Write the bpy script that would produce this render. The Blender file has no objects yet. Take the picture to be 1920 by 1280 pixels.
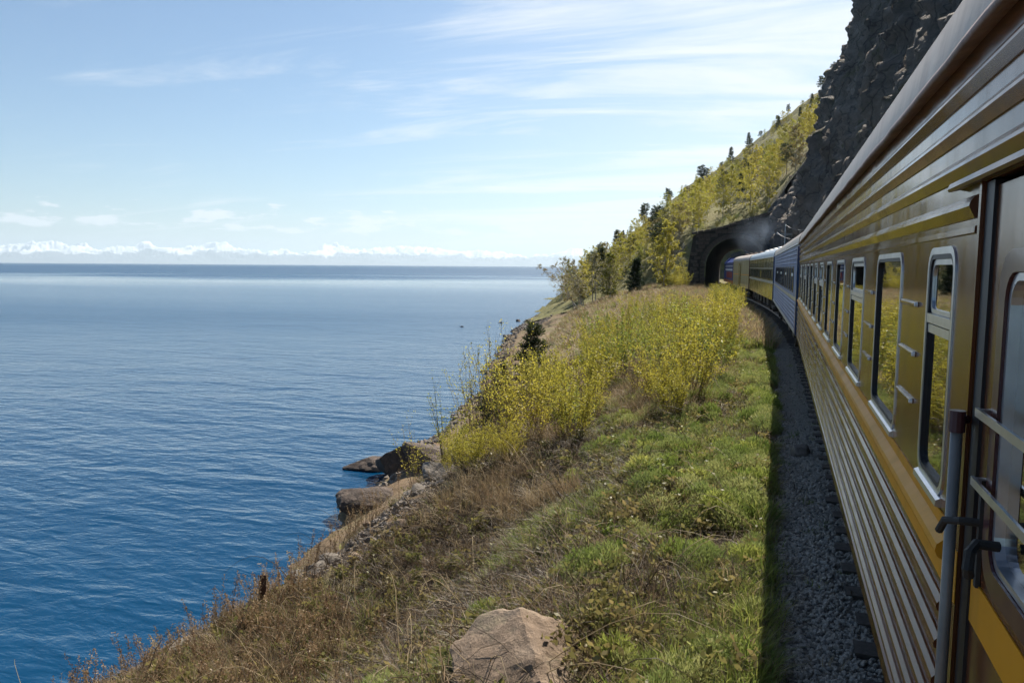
import bpy, bmesh, math, random
import numpy as np
from mathutils import Vector, Matrix, Euler

S = bpy.context.scene
COL = S.collection
R = math.radians

# ------------------------------------------------------------------ camera
CAM_YAW, CAM_PITCH, CAM_ROLL = R(19.13), R(-5.60), R(0.405)
cam_d = bpy.data.cameras.new("camera")
cam_d.lens = 27.0
cam_d.sensor_width = 36.0
cam_d.clip_start = 0.05
cam_d.clip_end = 200000
cam = bpy.data.objects.new("camera", cam_d)
COL.objects.link(cam)
_fw = Vector((-math.sin(CAM_YAW) * math.cos(CAM_PITCH), math.cos(CAM_YAW) * math.cos(CAM_PITCH), math.sin(CAM_PITCH)))
_r = Vector((math.cos(CAM_YAW), math.sin(CAM_YAW), 0))
_u = _r.cross(_fw)
_r2 = _r * math.cos(CAM_ROLL) + _u * math.sin(CAM_ROLL)
_u2 = _u * math.cos(CAM_ROLL) - _r * math.sin(CAM_ROLL)
_m = Matrix((_r2, _u2, -_fw)).transposed().to_4x4()
_m.translation = Vector((0, 0, 2.95))
cam.matrix_world = _m
S.camera = cam

# ------------------------------------------------------------------ light
SUN_EL, SUN_AZ = R(46), R(8.0)          # azimuth clockwise from +Y
sun_d = bpy.data.lights.new("sun", 'SUN')
sun_d.energy = 4.9
sun_d.angle = R(0.53)
sun_d.color = (1.0, 0.925, 0.81)
sun = bpy.data.objects.new("sun", sun_d)
COL.objects.link(sun)
_sd = Vector((math.sin(SUN_AZ) * math.cos(SUN_EL), math.cos(SUN_AZ) * math.cos(SUN_EL), math.sin(SUN_EL)))
sun.rotation_euler = (-_sd).to_track_quat('-Z', 'Y').to_euler()
sun.location = (0, 0, 60)

W = bpy.data.worlds.new("World")
S.world = W
W.use_nodes = True
nt = W.node_tree
nt.nodes.clear()
def wn(t, **k):
    n = nt.nodes.new(t)
    for a, b in k.items(): setattr(n, a, b)
    return n
def wl(a, b): nt.links.new(a, b)
def wmath(op, a, b=None, c=None, clamp=False):
    n = wn('ShaderNodeMath', operation=op, use_clamp=clamp)
    for i, v in enumerate((a, b, c)):
        if v is None: continue
        if isinstance(v, (int, float)): n.inputs[i].default_value = v
        else: wl(v, n.inputs[i])
    return n.outputs[0]
sky = wn('ShaderNodeTexSky', sky_type='NISHITA', sun_disc=False, sun_elevation=SUN_EL, sun_rotation=SUN_AZ,
         altitude=400, air_density=1.0, dust_density=1.0, ozone_density=1.6)
tc = wn('ShaderNodeTexCoord')
sep = wn('ShaderNodeSeparateXYZ'); wl(tc.outputs['Generated'], sep.inputs[0])
X, Y, Z = sep.outputs
zz = wmath('ADD', wmath('MAXIMUM', Z, 0.0), 0.12)
px, py = wmath('DIVIDE', X, zz), wmath('DIVIDE', Y, zz)
def wnoise(a, b, c, scale, detail, rough, dist=0.0):
    cmb = wn('ShaderNodeCombineXYZ')
    for i, v in enumerate((a, b, c)):
        if isinstance(v, (int, float)): cmb.inputs[i].default_value = v
        else: wl(v, cmb.inputs[i])
    n = wn('ShaderNodeTexNoise'); n.inputs['Scale'].default_value = scale
    n.inputs['Detail'].default_value = detail; n.inputs['Roughness'].default_value = rough
    n.inputs['Distortion'].default_value = dist
    wl(cmb.outputs[0], n.inputs['Vector'])
    return n.outputs['Fac']
def wramp(v, lo, hi):
    n = wn('ShaderNodeMapRange', interpolation_type='SMOOTHSTEP')
    n.inputs['From Min'].default_value = lo; n.inputs['From Max'].default_value = hi
    wl(v, n.inputs['Value'])
    return n.outputs[0]
# high thin cirrus drawn out along one wind direction
u_, v_ = wmath('ADD', wmath('MULTIPLY', px, 0.30), wmath('MULTIPLY', py, 0.05)), wmath('SUBTRACT', wmath('MULTIPLY', py, 1.25), wmath('MULTIPLY', px, 0.16))
streak = wnoise(u_, v_, 2.7, 1.9, 9, 0.62, 0.7)
cover = wnoise(px, py, 8.3, 0.34, 2, 0.5)
towards = wmath('ADD', wmath('MULTIPLY', X, 0.62), wmath('MULTIPLY', Y, 0.78))
cov = wmath('ADD', wmath('MULTIPLY', wramp(towards, 0.2, 1.0), 0.38), wmath('MULTIPLY', cover, 0.12))
cirrus = wramp(wmath('ADD', streak, cov), 0.60, 0.92)
veil = wmath('MULTIPLY', wramp(towards, 0.30, 1.02), wramp(Z, 0.75, 0.05))
cirrus = wmath('MAXIMUM', wmath('MULTIPLY', cirrus, 0.86), wmath('MULTIPLY', veil, 0.5))
# low cumulus banks far over the opposite shore
az = wmath('ARCTAN2', X, Y)
cum = wnoise(wmath('MULTIPLY', az, 21.0), wmath('MULTIPLY', Z, 80.0), 1.3, 1.15, 7, 0.55)
band = wmath('MULTIPLY', wramp(Z, 0.026, 0.044), wramp(Z, 0.10, 0.058))
cum = wmath('MULTIPLY', wramp(wmath('ADD', cum, wmath('MULTIPLY', wmath('SUBTRACT', band, 1.0), 0.4)), 0.49, 0.60), 0.8)
cloud = wmath('MULTIPLY', wmath('MAXIMUM', cirrus, cum), wramp(Z, 0.0, 0.03))
mix = wn('ShaderNodeMix', data_type='RGBA')
wl(cloud, mix.inputs['Factor'])
tint = wn('ShaderNodeMix', data_type='RGBA', blend_type='MULTIPLY')
tint.inputs['Factor'].default_value = 1.0
tint.inputs['B'].default_value = (0.80, 0.95, 1.04, 1)
wl(sky.outputs[0], tint.inputs['A'])
wl(tint.outputs['Result'], mix.inputs['A'])
mix.inputs['B'].default_value = (8.8, 9.1, 9.4, 1)
bg = wn('ShaderNodeBackground'); bg.inputs['Strength'].default_value = 0.054
wl(mix.outputs['Result'], bg.inputs['Color'])
wo = wn('ShaderNodeOutputWorld'); wl(bg.outputs[0], wo.inputs['Surface'])

vs = S.view_settings
vs.view_transform = 'Standard'
vs.look = 'None'
vs.exposure = 1.06
vs.gamma = 1.0
vs.use_curve_mapping = False
S.render.engine = 'CYCLES'
S.cycles.use_denoising = True
S.cycles.use_adaptive_sampling = True
S.cycles.adaptive_threshold = 0.025
S.cycles.max_bounces = 5
S.cycles.diffuse_bounces = 2
S.cycles.glossy_bounces = 3
S.cycles.volume_max_steps = 24
S.cycles.transparent_max_bounces = 12
S.cycles.volume_bounces = 0
S.cycles.caustics_reflective = False
S.cycles.caustics_refractive = False
S.cycles.sample_clamp_indirect = 6.0

# ------------------------------------------------------------------ helpers
rng = np.random.default_rng(11)

def _h3(i, j, k, s):
    n = (i * 374761393 + j * 668265263 + k * 1274126177 + s * 974634777) & 0xFFFFFFFF
    n = ((n ^ (n >> 13)) * 1274126177) & 0xFFFFFFFF
    n = ((n ^ (n >> 16)) * 2246822519) & 0xFFFFFFFF
    return ((n ^ (n >> 15)) & 0xFFFFFF) / float(0xFFFFFF)
def vnoise(p, s=0):
    p = np.asarray(p, float)
    i = np.floor(p).astype(np.int64); f = p - i
    f = f * f * f * (f * (f * 6 - 15) + 10)
    out = 0
    for a in (0, 1):
        for b in (0, 1):
            for c in (0, 1):
                w = (f[..., 0] if a else 1 - f[..., 0]) * (f[..., 1] if b else 1 - f[..., 1]) * (f[..., 2] if c else 1 - f[..., 2])
                out = out + w * _h3(i[..., 0] + a, i[..., 1] + b, i[..., 2] + c, s)
    return out * 2 - 1
def fbm(p, octaves=4, gain=0.5, lac=2.03, s=0, ridged=False):
    p = np.asarray(p, float); a, t, tot = 1.0, 0, 0
    for o in range(octaves):
        n = vnoise(p, s + o)
        t = t + a * ((1 - 2 * np.abs(n)) if ridged else n); tot += a
        p = p * lac; a *= gain
    return t / tot
def xyz(x, y, z): return np.stack(np.broadcast_arrays(np.asarray(x, float), np.asarray(y, float), np.asarray(z, float)), -1)

def mesh_np(name, verts, faces, mats, smooth=False, midx=None):
    """faces: list of (n,k) index arrays"""
    me = bpy.data.meshes.new(name)
    verts = np.asarray(verts, np.float32).reshape(-1, 3)
    faces = [np.asarray(f, np.int32) for f in faces if len(f)]
    loops = np.concatenate([f.ravel() for f in faces]) if faces else np.zeros(0, np.int32)
    tot = np.concatenate([np.full(len(f), f.shape[1], np.int32) for f in faces]) if faces else np.zeros(0, np.int32)
    start = np.concatenate([[0], np.cumsum(tot)[:-1]]).astype(np.int32) if len(tot) else tot
    me.vertices.add(len(verts)); me.vertices.foreach_set('co', verts.ravel())
    me.loops.add(len(loops)); me.loops.foreach_set('vertex_index', loops)
    me.polygons.add(len(tot)); me.polygons.foreach_set('loop_start', start); me.polygons.foreach_set('loop_total', tot)
    if smooth: me.polygons.foreach_set('use_smooth', np.ones(len(tot), bool))
    for m in (mats if isinstance(mats, (list, tuple)) else [mats]):
        me.materials.append(m)
    if midx is not None: me.polygons.foreach_set('material_index', np.asarray(midx, np.int32))
    me.update(calc_edges=True); me.validate()
    return me
def ob(name, data, parent=None, loc=None, rot=None, scale=None):
    o = bpy.data.objects.new(name, data); COL.objects.link(o)
    if parent is not None: o.parent = parent
    if loc is not None: o.location = loc
    if rot is not None: o.rotation_euler = rot
    if scale is not None: o.scale = scale if hasattr(scale, '__len__') else (scale,) * 3
    return o
def tag(o, label=None, cat=None, group=None, kind=None):
    if label: o['label'] = label
    if cat: o['category'] = cat
    if group: o['group'] = group
    if kind: o['kind'] = kind
    return o
def empty(name, loc=(0, 0, 0), rz=0.0, scale=None):
    o = ob(name, None, loc=loc, rot=(0, 0, rz), scale=scale)
    o.empty_display_size = 0.3
    return o

class MB:
    """collects simple solids in one mesh"""
    def __init__(s): s.v = []; s.f = []; s.n = 0
    def add(s, v, f):
        s.v += [tuple(p) for p in v]; s.f += [tuple(i + s.n for i in q) for q in f]; s.n += len(v)
    def box(s, a, b):
        (x0, y0, z0), (x1, y1, z1) = a, b
        s.add([(x0, y0, z0), (x1, y0, z0), (x1, y1, z0), (x0, y1, z0), (x0, y0, z1), (x1, y0, z1), (x1, y1, z1), (x0, y1, z1)],
              [(0, 3, 2, 1), (4, 5, 6, 7), (0, 1, 5, 4), (1, 2, 6, 5), (2, 3, 7, 6), (3, 0, 4, 7)])
    def ext(s, prof, y0, y1, closed=True, caps=True):
        """profile of (x,z) extruded along y"""
        n = len(prof)
        v = [(x, y0, z) for x, z in prof] + [(x, y1, z) for x, z in prof]
        m = n if closed else n - 1
        f = [(i, (i + 1) % n, n + (i + 1) % n, n + i) for i in range(m)]
        if caps and closed: f += [tuple(range(n))[::-1], tuple(range(n, 2 * n))]
        s.add(v, f)
    def tube(s, pts, r, k=8, caps=True):
        pts = [Vector(p) for p in pts]
        rs = r if hasattr(r, '__len__') else [r] * len(pts)
        v = []
        for i, p in enumerate(pts):
            t = (pts[min(i + 1, len(pts) - 1)] - pts[max(i - 1, 0)]).normalized()
            a = t.orthogonal().normalized() if i == 0 else (a - t * a.dot(t)).normalized()
            b = t.cross(a)
            v += [p + (a * math.cos(2 * math.pi * j / k) + b * math.sin(2 * math.pi * j / k)) * rs[i] for j in range(k)]
        f = [(i * k + j, i * k + (j + 1) % k, (i + 1) * k + (j + 1) % k, (i + 1) * k + j) for i in range(len(pts) - 1) for j in range(k)]
        if caps: f += [tuple(range(k))[::-1], tuple(range((len(pts) - 1) * k, len(pts) * k))]
        s.add(v, f)
    def lathe_x(s, c, prof, k=20):
        """profile (x offset, radius) round the x axis at c"""
        v = []; n = len(prof)
        for x, r in prof:
            v += [(c[0] + x, c[1] + r * math.cos(2 * math.pi * j / k), c[2] + r * math.sin(2 * math.pi * j / k)) for j in range(k)]
        f = [(i * k + j, i * k + (j + 1) % k, (i + 1) * k + (j + 1) % k, (i + 1) * k + j) for i in range(n - 1) for j in range(k)]
        f += [tuple(range(k))[::-1], tuple(range((n - 1) * k, n * k))]
        s.add(v, f)
    def mesh(s, name, mat, smooth=False):
        me = bpy.data.meshes.new(name); me.from_pydata(s.v, [], s.f)
        me.materials.append(mat)
        bm = bmesh.new(); bm.from_mesh(me); bmesh.ops.recalc_face_normals(bm, faces=bm.faces)
        bm.to_mesh(me); bm.free()
        if smooth:
            for p in me.polygons: p.use_smooth = True
        return me
    def build(s, name, mat, parent=None, smooth=False, **k):
        return ob(name, s.mesh(name, mat, smooth), parent, **k)

# ------------------------------------------------------------------ materials
def mat(name):
    m = bpy.data.materials.new(name); m.use_nodes = True
    t = m.node_tree; b = t.nodes['Principled BSDF']
    return m, t, b
def N(t, typ, **k):
    n = t.nodes.new(typ)
    for a, v in k.items():
        if a in n.inputs.keys() if not hasattr(n, a) else False: n.inputs[a].default_value = v
        else: setattr(n, a, v)
    return n
def tex_noise(t, scale, detail=5, rough=0.55, coord='Object', vec_scale=None, dist=0.0):
    c = t.nodes.new('ShaderNodeTexCoord'); out = c.outputs[coord]
    if vec_scale:
        mp = t.nodes.new('ShaderNodeMapping'); mp.inputs['Scale'].default_value = vec_scale
        t.links.new(out, mp.inputs['Vector']); out = mp.outputs[0]
    n = t.nodes.new('ShaderNodeTexNoise')
    n.inputs['Scale'].default_value = scale; n.inputs['Detail'].default_value = detail
    n.inputs['Roughness'].default_value = rough; n.inputs['Distortion'].default_value = dist
    t.links.new(out, n.inputs['Vector'])
    return n.outputs['Fac']
def ramp(t, v, stops, interp='LINEAR'):
    n = t.nodes.new('ShaderNodeValToRGB'); n.color_ramp.interpolation = interp
    e = n.color_ramp.elements
    while len(e) < len(stops): e.new(0.5)
    for el, (p, c) in zip(e, stops): el.position = p; el.color = (*c, 1) if len(c) == 3 else c
    t.links.new(v, n.inputs[0])
    return n.outputs[0]
def mixc(t, f, a, b, mode='MIX'):
    n = t.nodes.new('ShaderNodeMix'); n.data_type = 'RGBA'; n.blend_type = mode
    for key, v in (('Factor', f), ('A', a), ('B', b)):
        i = n.inputs[key] if key != 'Factor' else n.inputs[0]
        if key != 'Factor': i = [q for q in n.inputs if q.name == key and q.type == 'RGBA'][0]
        if isinstance(v, (int, float)): i.default_value = v
        elif isinstance(v, tuple): i.default_value = (*v, 1) if len(v) == 3 else v
        else: t.links.new(v, i)
    return [q for q in n.outputs if q.type == 'RGBA'][0]
def bump(t, b, h, strength, dist):
    n = t.nodes.new('ShaderNodeBump'); n.inputs['Strength'].default_value = strength; n.inputs['Distance'].default_value = dist
    t.links.new(h, n.inputs['Height']); t.links.new(n.outputs[0], b.inputs['Normal'])
    return n
def simple(name, col, rough=0.5, metal=0.0, var=0.15, vscale=6.0, bmp=0.0, bscale=30.0, spec=0.5, coat=0.0):
    m, t, b = mat(name)
    f = tex_noise(t, vscale, 5)
    c = ramp(t, f, [(0.3, tuple(x * (1 - var) for x in col)), (0.7, tuple(min(1, x * (1 + var)) for x in col))])
    t.links.new(c, b.inputs['Base Color'])
    b.inputs['Roughness'].default_value = rough; b.inputs['Metallic'].default_value = metal
    b.inputs['Specular IOR Level'].default_value = spec
    b.inputs['Coat Weight'].default_value = coat; b.inputs['Coat Roughness'].default_value = 0.08
    if bmp: bump(t, b, tex_noise(t, bscale, 4), bmp, 0.02)
    return m
def leafmat(name, stops, trans=0.5, tcol=None, rough=0.5, clump=0.0):
    """leaf: diffuse + light passing through, colour varies per plant and per leaf clump"""
    m, t, b = mat(name)
    oi = t.nodes.new('ShaderNodeObjectInfo')
    f = tex_noise(t, 2.3, 2, 0.6)
    mx = t.nodes.new('ShaderNodeMath'); mx.operation = 'MULTIPLY_ADD'; mx.inputs[1].default_value = 0.55
    t.links.new(oi.outputs['Random'], mx.inputs[0])
    sc = t.nodes.new('ShaderNodeMath'); sc.operation = 'MULTIPLY'; sc.inputs[1].default_value = 0.5
    t.links.new(f, sc.inputs[0]); t.links.new(sc.outputs[0], mx.inputs[2])
    c = ramp(t, mx.outputs[0], stops)
    t.links.new(c, b.inputs['Base Color']); b.inputs['Roughness'].default_value = rough
    b.inputs['Specular IOR Level'].default_value = 0.25
    tr = t.nodes.new('ShaderNodeBsdfTranslucent')
    if tcol: t.links.new(mixc(t, 1.0, c, tcol, 'MULTIPLY'), tr.inputs['Color'])
    else: t.links.new(c, tr.inputs['Color'])
    ms = t.nodes.new('ShaderNodeMixShader'); ms.inputs[0].default_value = trans
    t.links.new(b.outputs[0], ms.inputs[1]); t.links.new(tr.outputs[0], ms.inputs[2])
    t.links.new(ms.outputs[0], t.nodes['Material Output'].inputs['Surface'])
    return m

M = {}
def paint(name, col, rough=0.13, coat=0.35, wav=0.06, dirt=(0.10, 0.08, 0.06)):
    m, t, b = mat(name)
    s1 = tex_noise(t, 2.2, 5, 0.6, vec_scale=(1, 2.2, 0.3))
    s2 = tex_noise(t, 1.1, 4, 0.6)
    c = mixc(t, ramp(t, s1, [(0.48, (0, 0, 0)), (0.76, (0.5, 0.5, 0.5))]), col, dirt)
    c = mixc(t, ramp(t, s2, [(0.35, (0, 0, 0)), (0.75, (0.35, 0.35, 0.35))]), c, tuple(x * 0.7 for x in col))
    t.links.new(c, b.inputs['Base Color'])
    t.links.new(ramp(t, s1, [(0.35, (rough,) * 3), (0.8, (rough + 0.2,) * 3)]), b.inputs['Roughness'])
    b.inputs['Specular IOR Level'].default_value = 0.33
    b.inputs['Coat Weight'].default_value = coat; b.inputs['Coat Roughness'].default_value = 0.06
    h = tex_noise(t, 2.2, 2, 0.5, vec_scale=(1, 1, 0.6))
    bump(t, b, h, wav, 0.05)
    return m
M['brown'] = paint('mahogany_brown_paint', (0.135, 0.040, 0.013), 0.10, 0.0)
M['yellow'] = paint('yellow_paint', (0.74, 0.30, 0.006), 0.45, 0.0, dirt=(0.3, 0.2, 0.06))
M['bluecar'] = paint('blue_grey_paint', (0.03, 0.10, 0.30), 0.35, 0.0, dirt=(0.12, 0.12, 0.11))
M['bluedark'] = paint('deep_blue_paint', (0.02, 0.07, 0.20), 0.3)
M['olive'] = paint('olive_paint', (0.36, 0.25, 0.04), 0.18)
M['darkolive'] = paint('dark_green_paint', (0.04, 0.05, 0.03), 0.16)
M['cream'] = paint('cream_paint', (0.55, 0.52, 0.44), 0.3)
M['khaki'] = paint('khaki_paint', (0.42, 0.33, 0.14), 0.3)
M['maroon'] = paint('maroon_paint', (0.075, 0.02, 0.022), 0.3)
M['locoblue'] = paint('loco_blue_paint', (0.03, 0.06, 0.25), 0.3)
M['locored'] = paint('loco_red_paint', (0.42, 0.05, 0.03), 0.35)
M['locoorange'] = paint('loco_orange_paint', (0.6, 0.2, 0.05), 0.4)
M['white'] = simple('white_paint', (0.75, 0.75, 0.73), 0.4)
M['silver'] = simple('aluminium_trim', (0.62, 0.63, 0.66), 0.28, 0.85, 0.12, 9)
M['steel'] = simple('grey_steel', (0.33, 0.33, 0.34), 0.4, 0.6, 0.2, 12)
M['greypaint'] = simple('grey_painted_tube', (0.20, 0.185, 0.17), 0.35, 0.0, 0.15, 10)
M['black'] = simple('black_rubber', (0.012, 0.011, 0.014), 0.5)
M['under'] = simple('grimy_underframe', (0.045, 0.04, 0.036), 0.75, 0.2, 0.3, 8, 0.3)
M['rust'] = simple('rusty_iron', (0.085, 0.045, 0.032), 0.8, 0.2, 0.35, 14, 0.3)
M['railsteel'] = simple('rail_steel', (0.16, 0.12, 0.10), 0.45, 0.6, 0.3, 5)
M['sleeper'] = simple('tarred_timber', (0.055, 0.045, 0.038), 0.85, 0, 0.35, 9, 0.5, 24)
def roofmat():
    m, t, b = mat('dusty_roof_paint')
    s = tex_noise(t, 2.0, 6, 0.62, vec_scale=(1.0, 2.2, 1.0))
    c = ramp(t, s, [(0.25, (0.21, 0.17, 0.14)), (0.5, (0.31, 0.265, 0.225)), (0.8, (0.38, 0.345, 0.30))])
    t.links.new(c, b.inputs['Base Color']); b.inputs['Roughness'].default_value = 0.5
    bump(t, b, tex_noise(t, 3.0, 3), 0.15, 0.05)
    return m
M['roof'] = roofmat()
M['roofblue'] = simple('blue_grey_roof', (0.30, 0.36, 0.43), 0.35, 0, 0.15, 2)
M['gutter'] = simple('rusty_gutter', (0.24, 0.15, 0.125), 0.6, 0, 0.35, 7, 0.2)
def glass():
    m, t, b = mat('dark_window_glass')
    b.inputs['Base Color'].default_value = (0.006, 0.007, 0.007, 1)
    b.inputs['Roughness'].default_value = 0.015
    b.inputs['IOR'].default_value = 1.9
    b.inputs['Coat Weight'].default_value = 1.0; b.inputs['Coat Roughness'].default_value = 0.01
    bump(t, b, tex_noise(t, 2.5, 2, 0.5), 0.025, 0.05)
    return m
M['glass'] = glass()
def rockmat(name, cols, scale=0.6, bmp=0.6, bd=0.15, lichen=None, ck=0.3):
    m, t, b = mat(name)
    f = tex_noise(t, scale, 9, 0.65, dist=0.4)
    c = ramp(t, f, [(0.28, cols[0]), (0.5, cols[1]), (0.75, cols[2])])
    f2 = tex_noise(t, scale * 9, 8, 0.75)
    c = mixc(t, 0.5, c, ramp(t, f2, [(0.3, (0.45, 0.45, 0.45)), (0.7, (1.3, 1.3, 1.3))]), 'MULTIPLY')
    if lichen:
        f3 = tex_noise(t, scale * 1.7, 6, 0.7)
        c = mixc(t, ramp(t, f3, [(0.56, (0, 0, 0)), (0.68, (0.8, 0.8, 0.8))]), c, lichen)
    tcn = t.nodes.new('ShaderNodeTexCoord'); mp = t.nodes.new('ShaderNodeMapping'); mp.inputs['Scale'].default_value = (1.0, 1.3, .6); mp.inputs['Rotation'].default_value = (.5, .3, .2)
    t.links.new(tcn.outputs['Object'], mp.inputs[0])
    vo = t.nodes.new('ShaderNodeTexVoronoi'); vo.feature = 'DISTANCE_TO_EDGE'; vo.inputs['Scale'].default_value = scale * 2.2
    va = t.nodes.new('ShaderNodeVectorMath'); va.operation = 'MULTIPLY_ADD'; va.inputs[1].default_value = (.5 / scale,) * 3
    nz = t.nodes.new('ShaderNodeTexNoise'); nz.inputs['Scale'].default_value = scale * 2; nz.inputs['Detail'].default_value = 5
    t.links.new(tcn.outputs['Object'], nz.inputs['Vector']); t.links.new(nz.outputs['Color'], va.inputs[0]); t.links.new(mp.outputs[0], va.inputs[2]); t.links.new(va.outputs[0], vo.inputs['Vector'])
    crack = ramp(t, vo.outputs['Distance'], [(0.0, (.35, .35, .35)), (.05, (1, 1, 1))])
    c = mixc(t, ck, c, crack, 'MULTIPLY')
    t.links.new(c, b.inputs['Base Color']); b.inputs['Roughness'].default_value = 0.85
    b.inputs['Specular IOR Level'].default_value = 0.3
    hh = mixc(t, ck * .6, f2, crack, 'MULTIPLY')
    bump(t, b, hh, bmp, bd)
    return m
M['cliff'] = rockmat('dark_cliff_rock', ((0.11, 0.094, 0.082), (0.27, 0.228, 0.19), (0.5, 0.43, 0.36)), 0.22, 1.0, 0.9, (0.15, 0.14, 0.06), .8)
M['boulder'] = rockmat('pale_brown_boulder', ((0.13, 0.09, 0.062), (0.25, 0.18, 0.125), (0.37, 0.29, 0.215)), 1.6, 0.8, 0.05, (0.24, 0.20, 0.13), .12)
M['shorerock'] = rockmat('brown_shore_rock', ((0.045, 0.035, 0.031), (0.105, 0.078, 0.063), (0.20, 0.155, 0.125)), 0.9, 0.9, 0.08, None, .5)
M['greyrock'] = rockmat('grey_bank_rock', ((0.10, 0.085, 0.075), (0.18, 0.155, 0.13), (0.27, 0.235, 0.20)), 1.2, 0.6, 0.05)
M['pebble'] = rockmat('mixed_gravel', ((0.09, 0.075, 0.062), (0.19, 0.16, 0.135), (0.30, 0.265, 0.23)), 3.0, 0.3, 0.02)
M['ballaststone'] = rockmat('grey_ballast_stone', ((0.15, 0.13, 0.11), (0.35, 0.31, 0.265), (0.64, 0.59, 0.52)), 3.0, 0.3, 0.02)
M['stone'] = rockmat('sooty_masonry', ((0.05, 0.04, 0.036), (0.10, 0.082, 0.07), (0.17, 0.145, 0.12)), 0.8, 0.6, 0.08)
M['mortar'] = rockmat('dark_mortar', ((0.03, 0.028, 0.026), (0.05, 0.045, 0.04), (0.075, 0.07, 0.062)), 1.0, 0.5, 0.05)
def groundmat():
    m, t, b = mat('bank_soil_and_litter')
    f = tex_noise(t, 0.55, 8, 0.65)
    g = tex_noise(t, 5.0, 8, 0.72)
    c = ramp(t, f, [(0.25, (0.085, 0.06, 0.04)), (0.48, (0.18, 0.13, 0.085)), (0.6, (0.15, 0.135, 0.065)), (0.8, (0.25, 0.195, 0.125))])
    c = mixc(t, 0.75, c, ramp(t, g, [(0.3, (0.35, 0.33, 0.3)), (0.7, (1.5, 1.45, 1.35))]), 'MULTIPLY')
    t.links.new(c, b.inputs['Base Color']); b.inputs['Roughness'].default_value = 0.95
    b.inputs['Specular IOR Level'].default_value = 0.15
    bump(t, b, g, 0.9, 0.06)
    return m
M['ground'] = groundmat()
def ballastmat():
    m, t, b = mat('ballast_gravel')
    tcn = t.nodes.new('ShaderNodeTexCoord')
    v = t.nodes.new('ShaderNodeTexVoronoi'); v.inputs['Scale'].default_value = 26
    t.links.new(tcn.outputs['Object'], v.inputs['Vector'])
    c = mixc(t, 0.8, ramp(t, v.outputs['Color'], [(0.1, (0.08, 0.072, 0.062)), (0.9, (0.30, 0.27, 0.23))]), ramp(t, v.outputs['Distance'], [(0.0, (1.2, 1.2, 1.2)), (0.7, (0.25, 0.25, 0.25))]), 'MULTIPLY')
    c = mixc(t, ramp(t, tex_noise(t, 1.3, 5), [(0.5, (0, 0, 0)), (0.72, (0.7, 0.7, 0.7))]), c, (0.10, 0.08, 0.055))
    t.links.new(c, b.inputs['Base Color']); b.inputs['Roughness'].default_value = 0.9
    bump(t, b, v.outputs['Distance'], 0.9, -0.03)
    return m
M['ballast'] = ballastmat()
def hillmat():
    m, t, b = mat('hillside_turf_and_rock')
    f = tex_noise(t, 0.05, 8, 0.68, dist=0.3)
    c = ramp(t, f, [(0.3, (0.075, 0.07, 0.04)), (0.48, (0.14, 0.135, 0.05)), (0.62, (0.19, 0.165, 0.075)), (0.75, (0.10, 0.09, 0.075))])
    g = tex_noise(t, 0.6, 8, 0.7)
    c = mixc(t, 0.7, c, ramp(t, g, [(0.3, (0.45, 0.45, 0.45)), (0.7, (1.4, 1.4, 1.35))]), 'MULTIPLY')
    geo = t.nodes.new('ShaderNodeNewGeometry'); sp = t.nodes.new('ShaderNodeSeparateXYZ')
    t.links.new(geo.outputs['True Normal'], sp.inputs[0])
    c = mixc(t, ramp(t, sp.outputs[2], [(0.5, (1, 1, 1)), (0.68, (0, 0, 0))]), c, (0.075, 0.07, 0.068))
    t.links.new(c, b.inputs['Base Color']); b.inputs['Roughness'].default_value = 0.95
    b.inputs['Specular IOR Level'].default_value = 0.15
    bump(t, b, g, 0.8, 0.6)
    return m
M['hill'] = hillmat()
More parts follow.
